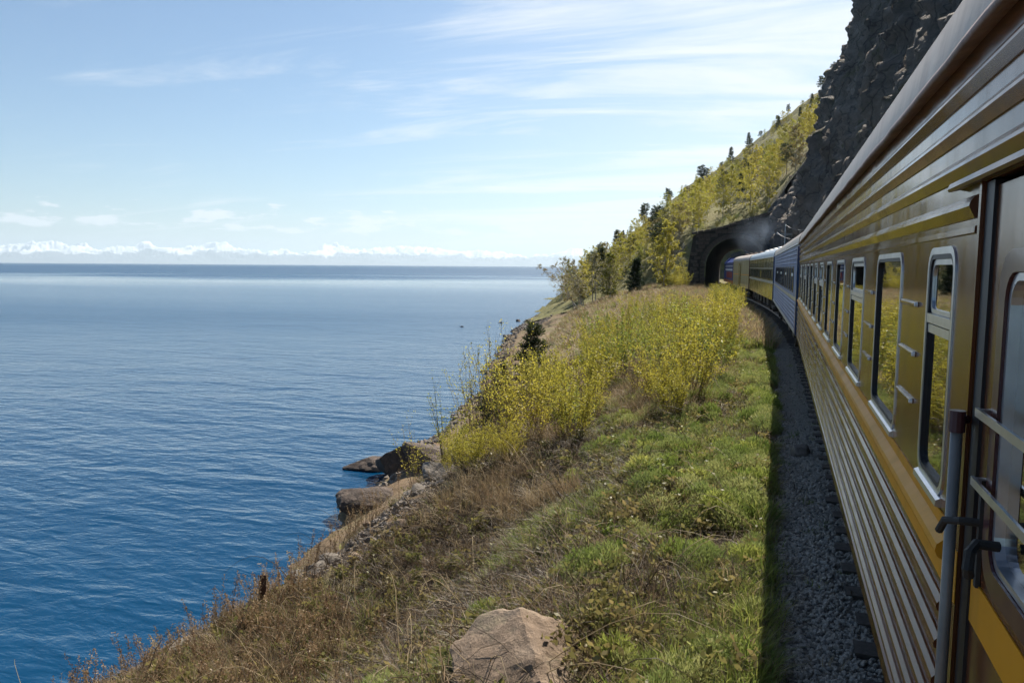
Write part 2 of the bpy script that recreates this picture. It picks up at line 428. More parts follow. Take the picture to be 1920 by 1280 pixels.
def watermat():
    m, t, b = mat('lake_water')
    b.inputs['Base Color'].default_value = (0.001, 0.036, 0.092, 1)
    b.inputs['IOR'].default_value = 1.333
    b.inputs['Specular IOR Level'].default_value = 0.36
    # wind lanes: a calm belt off the shore, ruffled water beyond it, long slicks between
    lane = tex_noise(t, 0.0042, 5, 0.55, vec_scale=(0.30, 1.0, 1), dist=0.8)
    far = tex_noise(t, 0.0009, 4, 0.55, vec_scale=(0.12, 1.0, 1), dist=0.5)
    tcn = t.nodes.new('ShaderNodeTexCoord'); sp = t.nodes.new('ShaderNodeSeparateXYZ')
    t.links.new(tcn.outputs['Object'], sp.inputs[0])
    def mth(op, a_, b_, c_=None):
        n = t.nodes.new('ShaderNodeMath'); n.operation = op
        for i_, v_ in enumerate((a_, b_, c_)):
            if v_ is None: continue
            if isinstance(v_, (int, float)): n.inputs[i_].default_value = v_
            else: t.links.new(v_, n.inputs[i_])
        return n.outputs[0]
    off = mth('SUBTRACT', mth('MULTIPLY', sp.outputs[1], 0.88), mth('MULTIPLY', sp.outputs[0], 0.47))
    dist = mth('ADD', off, mth('MULTIPLY', mth('SUBTRACT', lane, 0.5), mth('MULTIPLY', off, 1.6)))
    lg = mth('DIVIDE', mth('LOGARITHM', mth('MAXIMUM', dist, 10.0), 10.0), 5.0)
    base = ramp(t, lg, [(0.30, (0.55,) * 3), (0.40, (0.46,) * 3), (0.475, (0.20,) * 3), (0.535, (0.12,) * 3), (0.575, (0.50,) * 3), (0.70, (0.85,) * 3)])
    slick = ramp(t, far, [(0.58, (1, 1, 1)), (0.68, (0.35, 0.35, 0.35))])
    amp = mixc(t, 1.0, base, slick, 'MULTIPLY')
    w1 = tex_noise(t, 0.42, 3, 0.5, vec_scale=(0.42, 1.0, 1), dist=0.5)
    w2 = tex_noise(t, 1.5, 4, 0.55, vec_scale=(0.55, 1.0, 1), dist=0.3)
    w3 = tex_noise(t, 0.09, 3, 0.5, vec_scale=(0.45, 1.0, 1))
    s1 = t.nodes.new('ShaderNodeMath'); s1.operation = 'MULTIPLY_ADD'; s1.inputs[1].default_value = 0.46
    t.links.new(w2, s1.inputs[0]); t.links.new(w1, s1.inputs[2])
    s2 = t.nodes.new('ShaderNodeMath'); s2.operation = 'MULTIPLY_ADD'; s2.inputs[1].default_value = 1.1
    t.links.new(w3, s2.inputs[0]); t.links.new(s1.outputs[0], s2.inputs[2])
    bp = t.nodes.new('ShaderNodeBump'); bp.inputs['Distance'].default_value = 0.42
    t.links.new(s2.outputs[0], bp.inputs['Height']); t.links.new(amp, bp.inputs['Strength'])
    t.links.new(bp.outputs[0], b.inputs['Normal'])
    t.links.new(mixc(t, 1.0, ramp(t, lg, [(0.32, (0.06,) * 3), (0.42, (0.26,) * 3), (0.485, (0.19,) * 3), (0.53, (0.10,) * 3), (0.565, (0.30,) * 3), (0.66, (0.34,) * 3)]), slick, 'MULTIPLY'), b.inputs['Roughness'])
    return m
M['water'] = watermat()
def mountmat():
    m, t, b = mat('snowy_mountain_rock')
    tcn = t.nodes.new('ShaderNodeTexCoord'); sp = t.nodes.new('ShaderNodeSeparateXYZ')
    t.links.new(tcn.outputs['Object'], sp.inputs[0])
    f = tex_noise(t, 0.00055, 9, 0.68, dist=0.5)
    a = t.nodes.new('ShaderNodeMath'); a.operation = 'MULTIPLY_ADD'; a.inputs[1].default_value = 1500
    t.links.new(f, a.inputs[0]); t.links.new(sp.outputs[2], a.inputs[2])
    dv = t.nodes.new('ShaderNodeMath'); dv.operation = 'DIVIDE'; dv.inputs[1].default_value = 2350
    t.links.new(a.outputs[0], dv.inputs[0])
    c = ramp(t, dv.outputs[0], [(0.545, (0.035, 0.05, 0.075)), (0.585, (0.82, 0.84, 0.88))])
    t.links.new(c, b.inputs['Base Color']); b.inputs['Roughness'].default_value = 0.9
    return m
M['mountain'] = mountmat()
M['bark'] = simple('grey_brown_bark', (0.12, 0.09, 0.07), 0.85, 0, 0.35, 8)
M['birchbark'] = simple('pale_birch_bark', (0.42, 0.38, 0.33), 0.7, 0, 0.5, 5)
M['twig'] = simple('brown_twig', (0.15, 0.095, 0.055), 0.8, 0, 0.3, 5)
M['leaf_yel'] = leafmat('spring_yellow_leaf', [(0.15, (0.15, 0.17, 0.03)), (0.45, (0.34, 0.315, 0.045)), (0.9, (0.50, 0.42, 0.065))], 0.5)
M['leaf_grn'] = leafmat('fresh_green_leaf', [(0.15, (0.10, 0.15, 0.03)), (0.45, (0.21, 0.26, 0.05)), (0.9, (0.36, 0.36, 0.07))], 0.52)
M['leaf_birch'] = leafmat('birch_spring_leaf', [(0.15, (0.22, 0.25, 0.04)), (0.5, (0.42, 0.40, 0.06)), (0.9, (0.54, 0.46, 0.08))], 0.58)
M['leaf_dull'] = leafmat('dull_olive_leaf', [(0.15, (0.12, 0.13, 0.04)), (0.5, (0.20, 0.18, 0.06)), (0.9, (0.28, 0.21, 0.09))], 0.45)
M['needle'] = leafmat('dark_pine_needle', [(0.15, (0.025, 0.042, 0.02)), (0.5, (0.05, 0.068, 0.028)), (0.9, (0.085, 0.095, 0.04))], 0.3)
M['grass_green'] = leafmat('green_grass', [(0.15, (0.09, 0.14, 0.03)), (0.5, (0.21, 0.26, 0.055)), (0.9, (0.42, 0.41, 0.11))], 0.45)
M['sage'] = leafmat('grey_green_herb', [(0.15, (0.13, 0.18, 0.055)), (0.5, (0.25, 0.29, 0.085)), (0.9, (0.42, 0.41, 0.17))], 0.4)
M['straw'] = leafmat('dry_straw', [(0.15, (0.20, 0.14, 0.08)), (0.5, (0.33, 0.25, 0.14)), (0.9, (0.46, 0.37, 0.23))], 0.35)
M['russet'] = leafmat('russet_dry_stalk', [(0.15, (0.14, 0.085, 0.05)), (0.5, (0.26, 0.175, 0.10)), (0.9, (0.38, 0.28, 0.165))], 0.35)
M['duff'] = leafmat('brown_withered_stalk', [(0.15, (0.035, 0.025, 0.017)), (0.5, (0.075, 0.053, 0.034)), (0.9, (0.16, 0.115, 0.075))], 0.25)

# ------------------------------------------------------------------ track line and terrain
CYp = np.array([-60, -20, 0, 10, 20, 33, 47, 60, 71, 80, 89, 98, 106, 113, 130, 150, 180, 220, 260])
CXp = np.array([2.08, 2.08, 2.08, 2.08, 2.08, 1.86, 1.25, .25, -.92, -2.1, -3.35, -4.55, -5.45, -6.1, -7.1, -7.9, -8.8, -10.5, -14.0])
def cx(y):
    y = np.asarray(y, float)
    out = 0
    for d in (-4, -2, 0, 2, 4): out = out + np.interp(y + d, CYp, CXp)
    return out / 5
# ground stations: (foot, mid, brow, upper slope, bench edge) left of the track, then relative to the track
GST = {-25: [(-13, -6), (-10.5, -4.2), (-8.6, -2.3), (-5, -1.5), (-2.4, -.5)],
       4: [(-12.0, -6), (-9.6, -4.4), (-7.55, -2.25), (-4.7, -1.85), (-2.2, -.5)],
       9: [(-12.0, -6), (-9.4, -4.3), (-7.4, -2.3), (-4.7, -2.15), (-2.2, -.52)],
       12: [(-12.0, -6), (-9.4, -4.3), (-7.35, -2.15), (-4.6, -1.75), (-2.3, -.48)],
       14.5: [(-12.4, -6), (-9.7, -4.2), (-7.4, -1.95), (-4.9, -1.05), (-2.5, -.44)],
       18: [(-13.2, -6), (-10.3, -4.3), (-7.6, -1.95), (-5.3, -1.15), (-2.8, -.48)],
       28: [(-15.5, -6), (-12.2, -4.5), (-8.8, -2.2), (-7.0, -1.2), (-4.4, -.45)],
       45: [(-18.5, -6), (-15, -4.6), (-11.5, -2.4), (-9.2, -1.2), (-6.4, -.4)],
       70: [(-26, -6), (-21, -4.3), (-16.5, -2.4), (-13.4, -.9), (-9.6, -.2)],
       95: [(-33.5, -6), (-27, -4), (-21.5, -1.9), (-17, -.5), (-11.5, 0)],
       114: [(-37.5, -6), (-29, -3.6), (-22, -1.0), (-17, .3), (-12.5, .3)],
       130: [(-41, -6), (-32, -3.0), (-24, 0.0), (-18, 1.0), (-13, 1.2)]}
GY = sorted(GST)
def gpoly(y):
    """control polyline at y -> X(K), Z(K)"""
    xs = [np.interp(y, GY, [GST[k][i][0] for k in GY]) for i in range(5)]
    zs = [np.interp(y, GY, [GST[k][i][1] for k in GY]) for i in range(5)]
    c = float(cx(y))
    return ([xs[0] - 30, xs[0] - 6] + xs + [c - 2.25, c - 1.5, c + 1.6, c + 3.2, c + 4.6, c + 8.5],
            [-14, -8.2] + zs + [-.30, -.22, -.22, -.7, -.2, 1.5])
def ground_z(x, y, noise=True):
    x = np.atleast_1d(np.asarray(x, float)); y = np.atleast_1d(np.asarray(y, float))
    x, y = np.broadcast_arrays(x, y)
    z = np.empty(x.shape)
    key = np.round(y * 2) / 2
    for k in np.unique(key):
        s = key == k
        X_, Z_ = gpoly(k)
        q = x[s]; sm = 0
        for d in (-.4, -.2, 0, .2, .4): sm = sm + np.interp(q + d, X_, Z_)
        z[s] = sm / 5
    if noise:
        c = cx(y)
        a = np.clip((c - 2.2 - x) / 1.2, 0, 1)              # calm near the ballast
        z = z + a * (0.17 * fbm(xyz(x * .45, y * .45, 0), 3, s=3) + 0.12 * fbm(xyz(x * 1.3, y * 1.3, 4), 3, s=9))
        z = z - .24 * np.exp(-(((x + .75) / .55) ** 2 + ((y - 9.3) / .5) ** 2)) + .12 * np.exp(-(((x + .75) / .6) ** 2 + ((y - 10.2) / .4) ** 2))
        st = np.clip((-x - 6.5) / 3, 0, 1) * np.clip((y - 5) / 3, 0.4, 1)
        z = z + st * 0.35 * fbm(xyz(x * .5, y * .35, 7), 3, s=21)
    return z
def make_ground():
    ys = np.concatenate([np.arange(-14, 3, 1.0), np.arange(3, 22, .2), np.arange(22, 45, .5), np.arange(45, 134, 1.25)])
    seg = [3, 4, 8, 10, 14, 16, 12, 4, 6, 5, 4, 3]
    rows = []
    for y in ys:
        X_, Z_ = gpoly(y)
        xs = np.concatenate([np.linspace(X_[i], X_[i + 1], seg[i], endpoint=False) for i in range(len(seg))] + [[X_[-1]]])
        rows.append(xyz(xs, y, 0))
    G = np.array(rows); G[..., 2] = ground_z(G[..., 0], G[..., 1])
    n, m = G.shape[:2]
    i = np.arange(n * m).reshape(n, m)
    q = np.stack([i[:-1, :-1], i[:-1, 1:], i[1:, 1:], i[1:, :-1]], -1).reshape(-1, 4)
    # leave the mouth of the tunnel clear of the bank behind the portal
    return tag(ob('ground', mesh_np('ground', G.reshape(-1, 3), [q], M['ground'], True)), kind='structure')
make_ground()

WATER_Z = -6.0
wv = [(-90000, -3000, WATER_Z), (60000, -3000, WATER_Z), (60000, 90000, WATER_Z), (-90000, 90000, WATER_Z)]
tag(ob('lake_water', mesh_np('lake_water', wv, [[(0, 1, 2, 3)]], M['water'])), kind='structure')

# hill beyond and above the tunnel
HST = {113.2: [(-62, -12), (-38, -6.2), (-25, -2.2), (-16.5, .6), (-13.0, 5.8), (-11.5, 7.7), (-2, 10.6), (3, 18), (9, 36), (30, 70), (80, 110)],
       128: [(-64, -12), (-41.5, -6.2), (-28, -.4), (-20, 4.5), (-15.5, 8.8), (-11, 11.0), (-3, 14.5), (4, 20), (11, 30), (32, 60), (80, 100)],
       150: [(-70, -12), (-46.5, -6.2), (-34, 1), (-24, 7), (-17, 12), (-10, 15.5), (-1, 21), (8, 28), (19, 39), (40, 64), (90, 104)],
       180: [(-75, -12), (-52, -6.2), (-40, 1.5), (-30, 9), (-20, 15), (-10, 21), (2, 29), (14, 38), (26, 48), (46, 70), (96, 106)],
       183: [(-75, -12), (-52, -6.2), (-40, -3), (-28, -.6), (-17, -.3), (-5, -.3), (-3, 12), (6, 30), (22, 44), (46, 70), (96, 106)],
       222: [(-80, -12), (-60, -6.2), (-46, -2.5), (-33, -.6), (-22, -.3), (-6, -.3), (-3, 12), (6, 30), (22, 44), (46, 70), (96, 106)],
       250: [(-88, -12), (-68, -6.2), (-57, 2), (-46, 11), (-34, 20), (-21, 27), (-6, 39), (10, 50), (26, 62), (50, 82), (100, 110)],
       300: [(-104, -12), (-83, -6.2), (-73, 2), (-59, 13), (-43, 25), (-27, 38.5), (-8, 52), (10, 64.5), (28, 77), (56, 96), (106, 124)],
       325: [(-90, -12), (-66, -6.2), (-56, 2), (-44, 12), (-30, 23), (-14, 35), (4, 49), (22, 62), (40, 76), (66, 95), (116, 124)],
       420: [(-20, -12), (0, -6.2), (10, 2), (20, 12), (32, 23), (46, 33), (60, 44), (76, 56), (92, 70), (112, 90), (160, 120)]}
HY = sorted(HST)
def hpoly(y):
    return (np.array([np.interp(y, HY, [HST[k][i][0] for k in HY]) for i in range(11)]),
            np.array([np.interp(y, HY, [HST[k][i][1] for k in HY]) for i in range(11)]))
def hill_noise(x, y, z):
    a = np.clip((y - 116) / 25, 0, 1)
    return a * (2.4 * fbm(xyz(x * .05, y * .05, z * .05), 4, s=41) + 1.8 * np.maximum(0, fbm(xyz(x * .12, y * .12, z * .12), 3, s=52, ridged=True)) - .8)
def hill_z(x, y):
    X_, Z_ = hpoly(y); z = float(np.interp(x, X_, Z_))
    return z + float(hill_noise(np.array([x]), np.array([y]), np.array([z]))[0])
def make_hill():
    ys = np.concatenate([np.arange(113.2, 180, 1.6), [180, 183], np.arange(185, 300, 2.2), np.arange(300, 420, 3.5)])
    rows = []
    for y in ys:
        X_, Z_ = hpoly(y)
        t = np.linspace(0, 10, 121)
        rows.append(xyz(np.interp(t, range(11), X_), y, np.interp(t, range(11), Z_)))
    G = np.array(rows)
    G[..., 2] += hill_noise(G[..., 0], G[..., 1], G[..., 2])
    n, m = G.shape[:2]; i = np.arange(n * m).reshape(n, m)
    keep = ~((ys[:-1] > 179) & (ys[:-1] < 182))
    q = np.stack([i[:-1, :-1], i[:-1, 1:], i[1:, 1:], i[1:, :-1]], -1)[keep].reshape(-1, 4)
    tag(ob('hill', mesh_np('hill', G.reshape(-1, 3), [q], M['hill'], False)), kind='structure')
make_hill()

# rock cliff on the land side of the track
def make_cliff():
    st = {-20: [(5, -.5), (6, 7), (8, 16), (10.5, 27), (14, 40), (22, 56), (60, 75)],
          40: [(5, -.5), (6.2, 7), (8, 15), (11, 26), (14.5, 40), (22, 56), (60, 75)],
          90: [(5, -.5), (6.0, 7), (8.4, 15), (11.6, 25), (14.2, 36), (19, 52), (60, 75)],
          108: [(5, -.5), (5.9, 9), (8.8, 16), (11.2, 23.5), (13.8, 31), (15.6, 42), (50, 70)],
          119: [(5.5, -.5), (6.3, 9), (9.2, 16), (11.8, 23), (14.6, 30.5), (18, 40), (52, 66)]}
    Yk = sorted(st)
    ys = np.concatenate([np.arange(-20, 30, 1.2), np.arange(30, 119.2, .42)]); t = np.linspace(0, 6, 230)
    rows = []
    for y in ys:
        xs = [np.interp(y, Yk, [st[k][i][0] for k in Yk]) for i in range(7)]
        zs = [np.interp(y, Yk, [st[k][i][1] for k in Yk]) for i in range(7)]
        rows.append(xyz(float(cx(y)) + np.interp(t, range(7), xs), y, np.interp(t, range(7), zs)))
    G = np.array(rows); P = G.copy()
    big = fbm(P * np.array([.09, .11, .06]), 4, s=61)
    rid = fbm(P * np.array([.22, .30, .075]) + big[..., None] * .8, 5, .55, s=71, ridged=True)
    blk = fbm(P * np.array([.9, .9, .5]), 3, .5, s=81)
    q = np.round(rid * 5) / 5 * .45 + rid * .55                # stepped, blocky faces
    blk = blk + .7 * fbm(P * np.array([.55, .75, .3]) + 5, 4, .6, s=85, ridged=True)
    st1 = fbm(P * np.array([.4, .42, .33]) + 2.5 * big[..., None], 2, s=95); st2 = fbm(P * np.array([.8, .95, .6]) + 31, 2, s=97)
    d = 1.9 * big + 1.5 * q + .40 * blk + 1.3 * np.round(st1 * 4) / 4 + .7 * np.round(st2 * 3) / 3
    G[..., 0] -= d * .95
    G[..., 2] += d * .35
    G[..., 1] += .6 * fbm(P * .3 + 9, 3, s=91)
    n, m = G.shape[:2]; i = np.arange(n * m).reshape(n, m)
    f = np.stack([i[:-1, :-1], i[:-1, 1:], i[1:, 1:], i[1:, :-1]], -1).reshape(-1, 4)
    tag(ob('cliff', mesh_np('cliff', G.reshape(-1, 3), [f], M['cliff'], False)), kind='structure')
make_cliff()

# far snowy range
def make_mountains():
    a = np.radians(np.linspace(-80, 25, 1700)); dd = np.linspace(0, 1, 60)
    A, Dp = np.meshgrid(a, dd, indexing='ij')
    rr = 39000 + Dp * 11000
    px_, py_ = rr * np.sin(A), rr * np.cos(A)
    wx = 900 * fbm(xyz(px_ / 5000, py_ / 5000, 9), 2, s=121)
    h = fbm(xyz((px_ + wx) / 3300, (py_ - wx) / 3300, 0), 8, .62, s=101, ridged=True)
    h = np.clip((h + .25) / .85, 0, 1.2)
    h2 = fbm(xyz(px_ / 14000, py_ / 14000, 3), 2, s=111)
    env = np.interp(np.degrees(A), [-85, -52, -40, -30, -20, -12, 0, 25], [1000, 1000, 930, 1010, 870, 790, 690, 620])
    prof = np.exp(-((Dp - .62) / .34) ** 2)
    z = env * (prof * (.28 + .86 * h + .10 * h2) + .04 * h) - 60 * (1 - Dp)
    z[:, 0] = -40
    G = xyz(px_, py_, z + WATER_Z); n, m = G.shape[:2]; i = np.arange(n * m).reshape(n, m)
    f = np.stack([i[:-1, :-1], i[1:, :-1], i[1:, 1:], i[:-1, 1:]], -1).reshape(-1, 4)
    tag(ob('mountains', mesh_np('mountains', G.reshape(-1, 3), [f], M['mountain'], False)), kind='structure')
make_mountains()

# air between here and the far shore
def make_haze():
    b = MB(); b.box((-80000, -2000, -16), (50000, 80000, 1250))
    m = bpy.data.materials.new('hazy_air'); m.use_nodes = True; t = m.node_tree; t.nodes.clear()
    v = t.nodes.new('ShaderNodeVolumePrincipled'); o = t.nodes.new('ShaderNodeOutputMaterial')
    v.inputs['Color'].default_value = (0.70, 0.86, 1.0, 1); v.inputs['Density'].default_value = 3.9e-5
    v.inputs['Anisotropy'].default_value = 0.2
    t.links.new(v.outputs[0], o.inputs['Volume'])
    tag(b.build('haze', m), kind='stuff')
make_haze()

# ------------------------------------------------------------------ ballast, sleepers, rails
def sweep(name, prof_fn, ys, m, parent=None, smooth=False):
    rows = np.array([[(x, y, z) for x, z in prof_fn(y)] for y in ys])
    n, k = rows.shape[:2]; i = np.arange(n * k).reshape(n, k)
    f = np.stack([i[:-1, :-1], i[:-1, 1:], i[1:, 1:], i[1:, :-1]], -1).reshape(-1, 4)
    return ob(name, mesh_np(name, rows.reshape(-1, 3), [f], m, smooth), parent)
def bal_prof(y):
    c = float(cx(y)); w = .14 * float(fbm(np.array([[y * .7, 3., 0]]), 3, s=7)[0])
    return [(c - 2.06 + w, -.30), (c - 1.95 + w * .8, -.255), (c - 1.5, -.205), (c, -.2), (c + 1.5, -.205), (c + 2.1, -.26), (c + 3.0, -.69)]
track = empty('track', (0, 0, 0)); tag(track, kind='structure')
tag(sweep('ballast', bal_prof, np.concatenate([np.arange(-12, 40, .4), np.arange(40, 245, 1.5)]), M['ballast'], None, True), kind='structure')
_sl = MB(); _sl.box((-1.35, -.12, -.30), (1.35, .12, -.165)); sl_me = _sl.mesh('sleeper', M['sleeper'])
for k in range(0, 175):
    y = -2 + k * .62
    c = float(cx(y)); h = math.atan2(float(cx(y + .5) - cx(y - .5)), 1.0)
    ob('sleeper', sl_me, track, (c + random.Random(k).uniform(-.04, .04), y, 0), (0, 0, -h + random.Random(k + 7).uniform(-.02, .02)))
for sgn in (-1, 1):
    def rp(y):
        c = float(cx(y)) + sgn * .80
        return [(c - .065, -.165), (c - .065, -.15), (c - .012, -.13), (c - .012, -.04), (c - .036, -.03), (c - .036, 0), (c + .036, 0), (c + .036, -.03), (c + .012, -.04), (c + .012, -.13), (c + .065, -.15), (c + .065, -.165)]
    sweep('rail', rp, np.arange(-6, 240, 1.5), M['railsteel'], track)

# ------------------------------------------------------------------ train
XW = -1.55                                   # left side wall of a car, car centre at x = 0
def rrect(y0, y1, z0, z1, r, n=5):
    pts = []
    for cy, cz, a0 in ((y1 - r, z1 - r, 0), (y0 + r, z1 - r, 90), (y0 + r, z0 + r, 180), (y1 - r, z0 + r, 270)):
        for i in range(n + 1):
            a = R(a0 + 90 * i / n); pts.append((cy + r * math.cos(a), cz + r * math.sin(a)))
    return pts
def ring_mesh(name, m, outer, inner, xo, xi_out, xi_back):
    """frame standing proud (xo) of the wall, its inner edge returning to xi_back"""
    n = len(outer); b = MB(); v = []
    for (y, z) in outer: v.append((xi_out, y, z))
    for (y, z) in outer: v.append((xo, y, z))
    for (y, z) in inner: v.append((xo, y, z))
    for (y, z) in inner: v.append((xi_back, y, z))
    f = []
    for k in range(3):
        for i in range(n): f.append((k * n + i, k * n + (i + 1) % n, (k + 1) * n + (i + 1) % n, (k + 1) * n + i))
    b.add(v, f)
    return b.mesh(name, m)
def wall_with_holes(name, m, y0, y1, z0, z1, holes, x=XW, thick=.07):
    ys = sorted({y0, y1, *[h[0] for h in holes], *[h[1] for h in holes]})
    zs = sorted({z0, z1, *[h[2] for h in holes], *[h[3] for h in holes]})
    b = MB()
    for i in range(len(ys) - 1):
        for j in range(len(zs) - 1):
            yc, zc = (ys[i] + ys[i + 1]) / 2, (zs[j] + zs[j + 1]) / 2
            if any(h[0] < yc < h[1] and h[2] < zc < h[3] for h in holes): continue
            b.add([(x, ys[i], zs[j]), (x, ys[i + 1], zs[j]), (x, ys[i + 1], zs[j + 1]), (x, ys[i], zs[j + 1])], [(0, 1, 2, 3)])
    for (a, c, d, e) in holes:
        b.add([(x, a, d), (x, c, d), (x, c, e), (x, a, e), (x + thick, a, d), (x + thick, c, d), (x + thick, c, e), (x + thick, a, e)],
              [(0, 1, 5, 4), (1, 2, 6, 5), (2, 3, 7, 6), (3, 0, 4, 7)])
    me = bpy.data.meshes.new(name); me.from_pydata(b.v, [], b.f); me.materials.append(m)
    bm = bmesh.new(); bm.from_mesh(me); bmesh.ops.remove_doubles(bm, verts=bm.verts, dist=1e-5)
    bm.to_mesh(me); bm.free()
    return me
def roof_prof(ze=3.62, top=4.28, hw=1.58, n=18):
    return [(-hw * math.cos(math.pi * i / n), ze + (top - ze) * math.sin(math.pi * i / n) ** .75) for i in range(n + 1)]
def place_car(root, ya, yb):
    """stand the car on the track between the curve points at ya and yb (its local y from 0)"""
    a, b = Vector((float(cx(ya)), ya, 0)), Vector((float(cx(yb)), yb, 0))
    d = b - a
    root.location = a; root.rotation_euler = (0, 0, math.atan2(-d.x, d.y))
    return d.length
def add_bogie(root, y, name='bogie'):
    b = MB()
    for s in (-1, 1):
        b.ext([(s * 1.10, .42), (s * 1.22, .42), (s * 1.22, .66), (s * 1.10, .66)], y - 1.55, y + 1.55)
        for dy in (-1.2, 1.2):
            b.lathe_x((s * 1.16, y + dy, .46), [(-.14, .15), (.14, .15), (.17, .10)], 12)
        for dy in (-.3, .3): b.tube([(s * 1.16, y + dy, .62), (s * 1.16, y + dy, .98)], .11, 10)
    b.box((-1.2, y - .22, .5), (1.2, y + .22, .82))
    bo = b.build(name, M['under'], root)
    wm = MB(); wm.lathe_x((0, 0, 0), [(-.065, .10), (-.06, .40), (-.02, .475), (.045, .475), (.05, .51), (.075, .51), (.08, .12)], 28)
    wme = wm.mesh('wheel', M['railsteel'], False)
    for dy in (-1.2, 1.2):
        for s in (-1, 1): ob('wheel', wme, bo, (s * .80, y + dy, .512), (0, 0, 0 if s < 0 else math.pi))
    return bo
def car_shell(root, L, roofm, endm, wallm, z0=1.06, ze=3.62, roof_top=4.28):
    """roof, end walls, far side wall, floor and running gear shared by all coaches"""
    r = MB(); rp = roof_prof(ze, roof_top)
    r.ext(rp, .02, L - .02, closed=False, caps=False)
    for yy in (.02, L - .02):
        r.add([(x, yy, z) for x, z in rp], [tuple(range(len(rp)))])
    roof = r.build('roof', roofm, root, True)
    for y in (0, L - .06):
        e = MB(); e.box((XW + .003, y, z0), (-XW - .003, y + .06, ze - .003)); e.build('end_wall', endm, root)
    s = MB(); s.box((-XW - .05, .062, z0), (-XW, L - .062, ze - .003)); s.build('far_side_wall', wallm, root)
    f = MB(); f.box((XW + .08, .1, z0 - .02), (-XW - .08, L - .1, z0 + .2)); f.build('floor', M['under'], root)
    u = MB(); u.box((-.55, 3, .72), (.55, L - 3, z0 - .025))
    for k in range(4):
        yy = L * (.28 + .13 * k); u.box((-1.25, yy, .45), (-.6, yy + 1.5, z0 - .03)); u.box((.6, yy, .5), (1.25, yy + 1.5, z0 - .03))
    u.build('underframe', M['under'], root)
    add_bogie(root, 3.6); add_bogie(root, L - 3.6)
    return roof
def gangway(root, y, s, m):
    g = MB(); g.ext([(-.75, 1.15), (.75, 1.15), (.75, 3.5), (.5, 3.7), (-.5, 3.7), (-.75, 3.5)], y, y + .36 * s)
    g.build('gangway', m, root)

# --- the near coach
car = empty('passenger_coach'); NEAR0, NEAR1 = -2.4, 22.0
place_car(car, NEAR0, NEAR1); L0 = NEAR1 - NEAR0
tag(car, 'glossy brown ribbed coach with yellow waist band and barred door, filling the right edge', 'train coach')
Yl = lambda y: y - NEAR0
WZ0, WZ1 = 2.205, 3.025
wins = [(2.735, 3.20, True)] + [(3.84 + 1.60 * k, 4.76 + 1.60 * k, k in (1, 4, 5, 8, 10)) for k in range(11)]
ins = .03
holes = [(Yl(a) + ins, Yl(b) - ins, WZ0 + ins, WZ1 - ins) for a, b, _ in wins]
D0, D1 = 1.40, 2.43                          # door opening along the track
holes.append((Yl(D0), Yl(D1), 1.12, 3.19))
ob('side_wall', wall_with_holes('side_wall', M['brown'], .0, L0, 1.12, 3.62, holes), car)
for (a, b, bar) in wins:
    w = b - a
    key = round(w, 3)
    fr = ring_mesh('window', M['silver'], rrect(-w / 2, w / 2, WZ0, WZ1, .085), rrect(-w / 2 + .024, w / 2 - .024, WZ0 + .024, WZ1 - .024, .065), -.005, .002, -.003)
    wo_ = ob('window', fr, car, (XW, Yl((a + b) / 2), 0))
    ob('gasket', ring_mesh('gasket', M['black'], rrect(-w / 2 + .0245, w / 2 - .0245, WZ0 + .0245, WZ1 - .0245, .065), rrect(-w / 2 + .04, w / 2 - .04, WZ0 + .04, WZ1 - .04, .05), -.003, -.0025, .014), wo_)
    pm = MB(); pm.add([(.0105, -w / 2 + .03, WZ0 + .03), (.0105, w / 2 - .03, WZ0 + .03), (.0105, w / 2 - .03, WZ1 - .03), (.0105, -w / 2 + .03, WZ1 - .03)], [(0, 1, 2, 3)])
    pm.build('pane', M['glass'], wo_)
    sm = MB(); sm.ext([(0, WZ0 + .006), (-.016, WZ0 - .002), (-.018, WZ0 - .022), (0, WZ0 - .026)], -w / 2 + .02, w / 2 - .02)
    sm.build('sill', M['silver'], wo_)
    if bar:
        bm_ = MB(); bm_.box((.000, -w / 2 + .03, 2.722), (.0095, w / 2 - .03, 2.752)); bm_.box((-.004, -w / 2 + .03, 2.757), (.0095, w / 2 - .03, 2.790))
        bm_.build('window_bar', M['silver'], wo_)
        ob('sash', ring_mesh('sash', M['silver'], rrect(-w / 2 + .041, w / 2 - .041, 2.792, WZ1 - .041, .05), rrect(-w / 2 + .06, w / 2 - .06, 2.808, WZ1 - .06, .04), .004, .0100, .0100), wo_)
# rungs pressed into the panels between windows
rg = MB(); rg.ext([(0, .011), (-.008, .010), (-.013, .003), (-.013, -.005), (-.008, -.010), (0, -.011)], -.19, .19)
rgm = rg.mesh('rung', M['brown'])
cpm = MB(); cpm.lathe_x((-.011, 0, 0), [(-.004, .004), (-.003, .008), (.008, .010)], 10)
cpme = cpm.mesh('rung_highlight', M['white'])  # bright highlight on the brown rung's end, put in as a white cap
for k in range(len(wins) - 1):
    yc = (wins[k][1] + wins[k + 1][0]) / 2 + (.06 if k == 0 else 0)
    for z in (2.81, 2.613, 2.425):
        rr_ = ob('rung', rgm, car, (XW, Yl(yc), z))
        ob('rung_highlight', cpme, rr_, (0, -.19, 0))
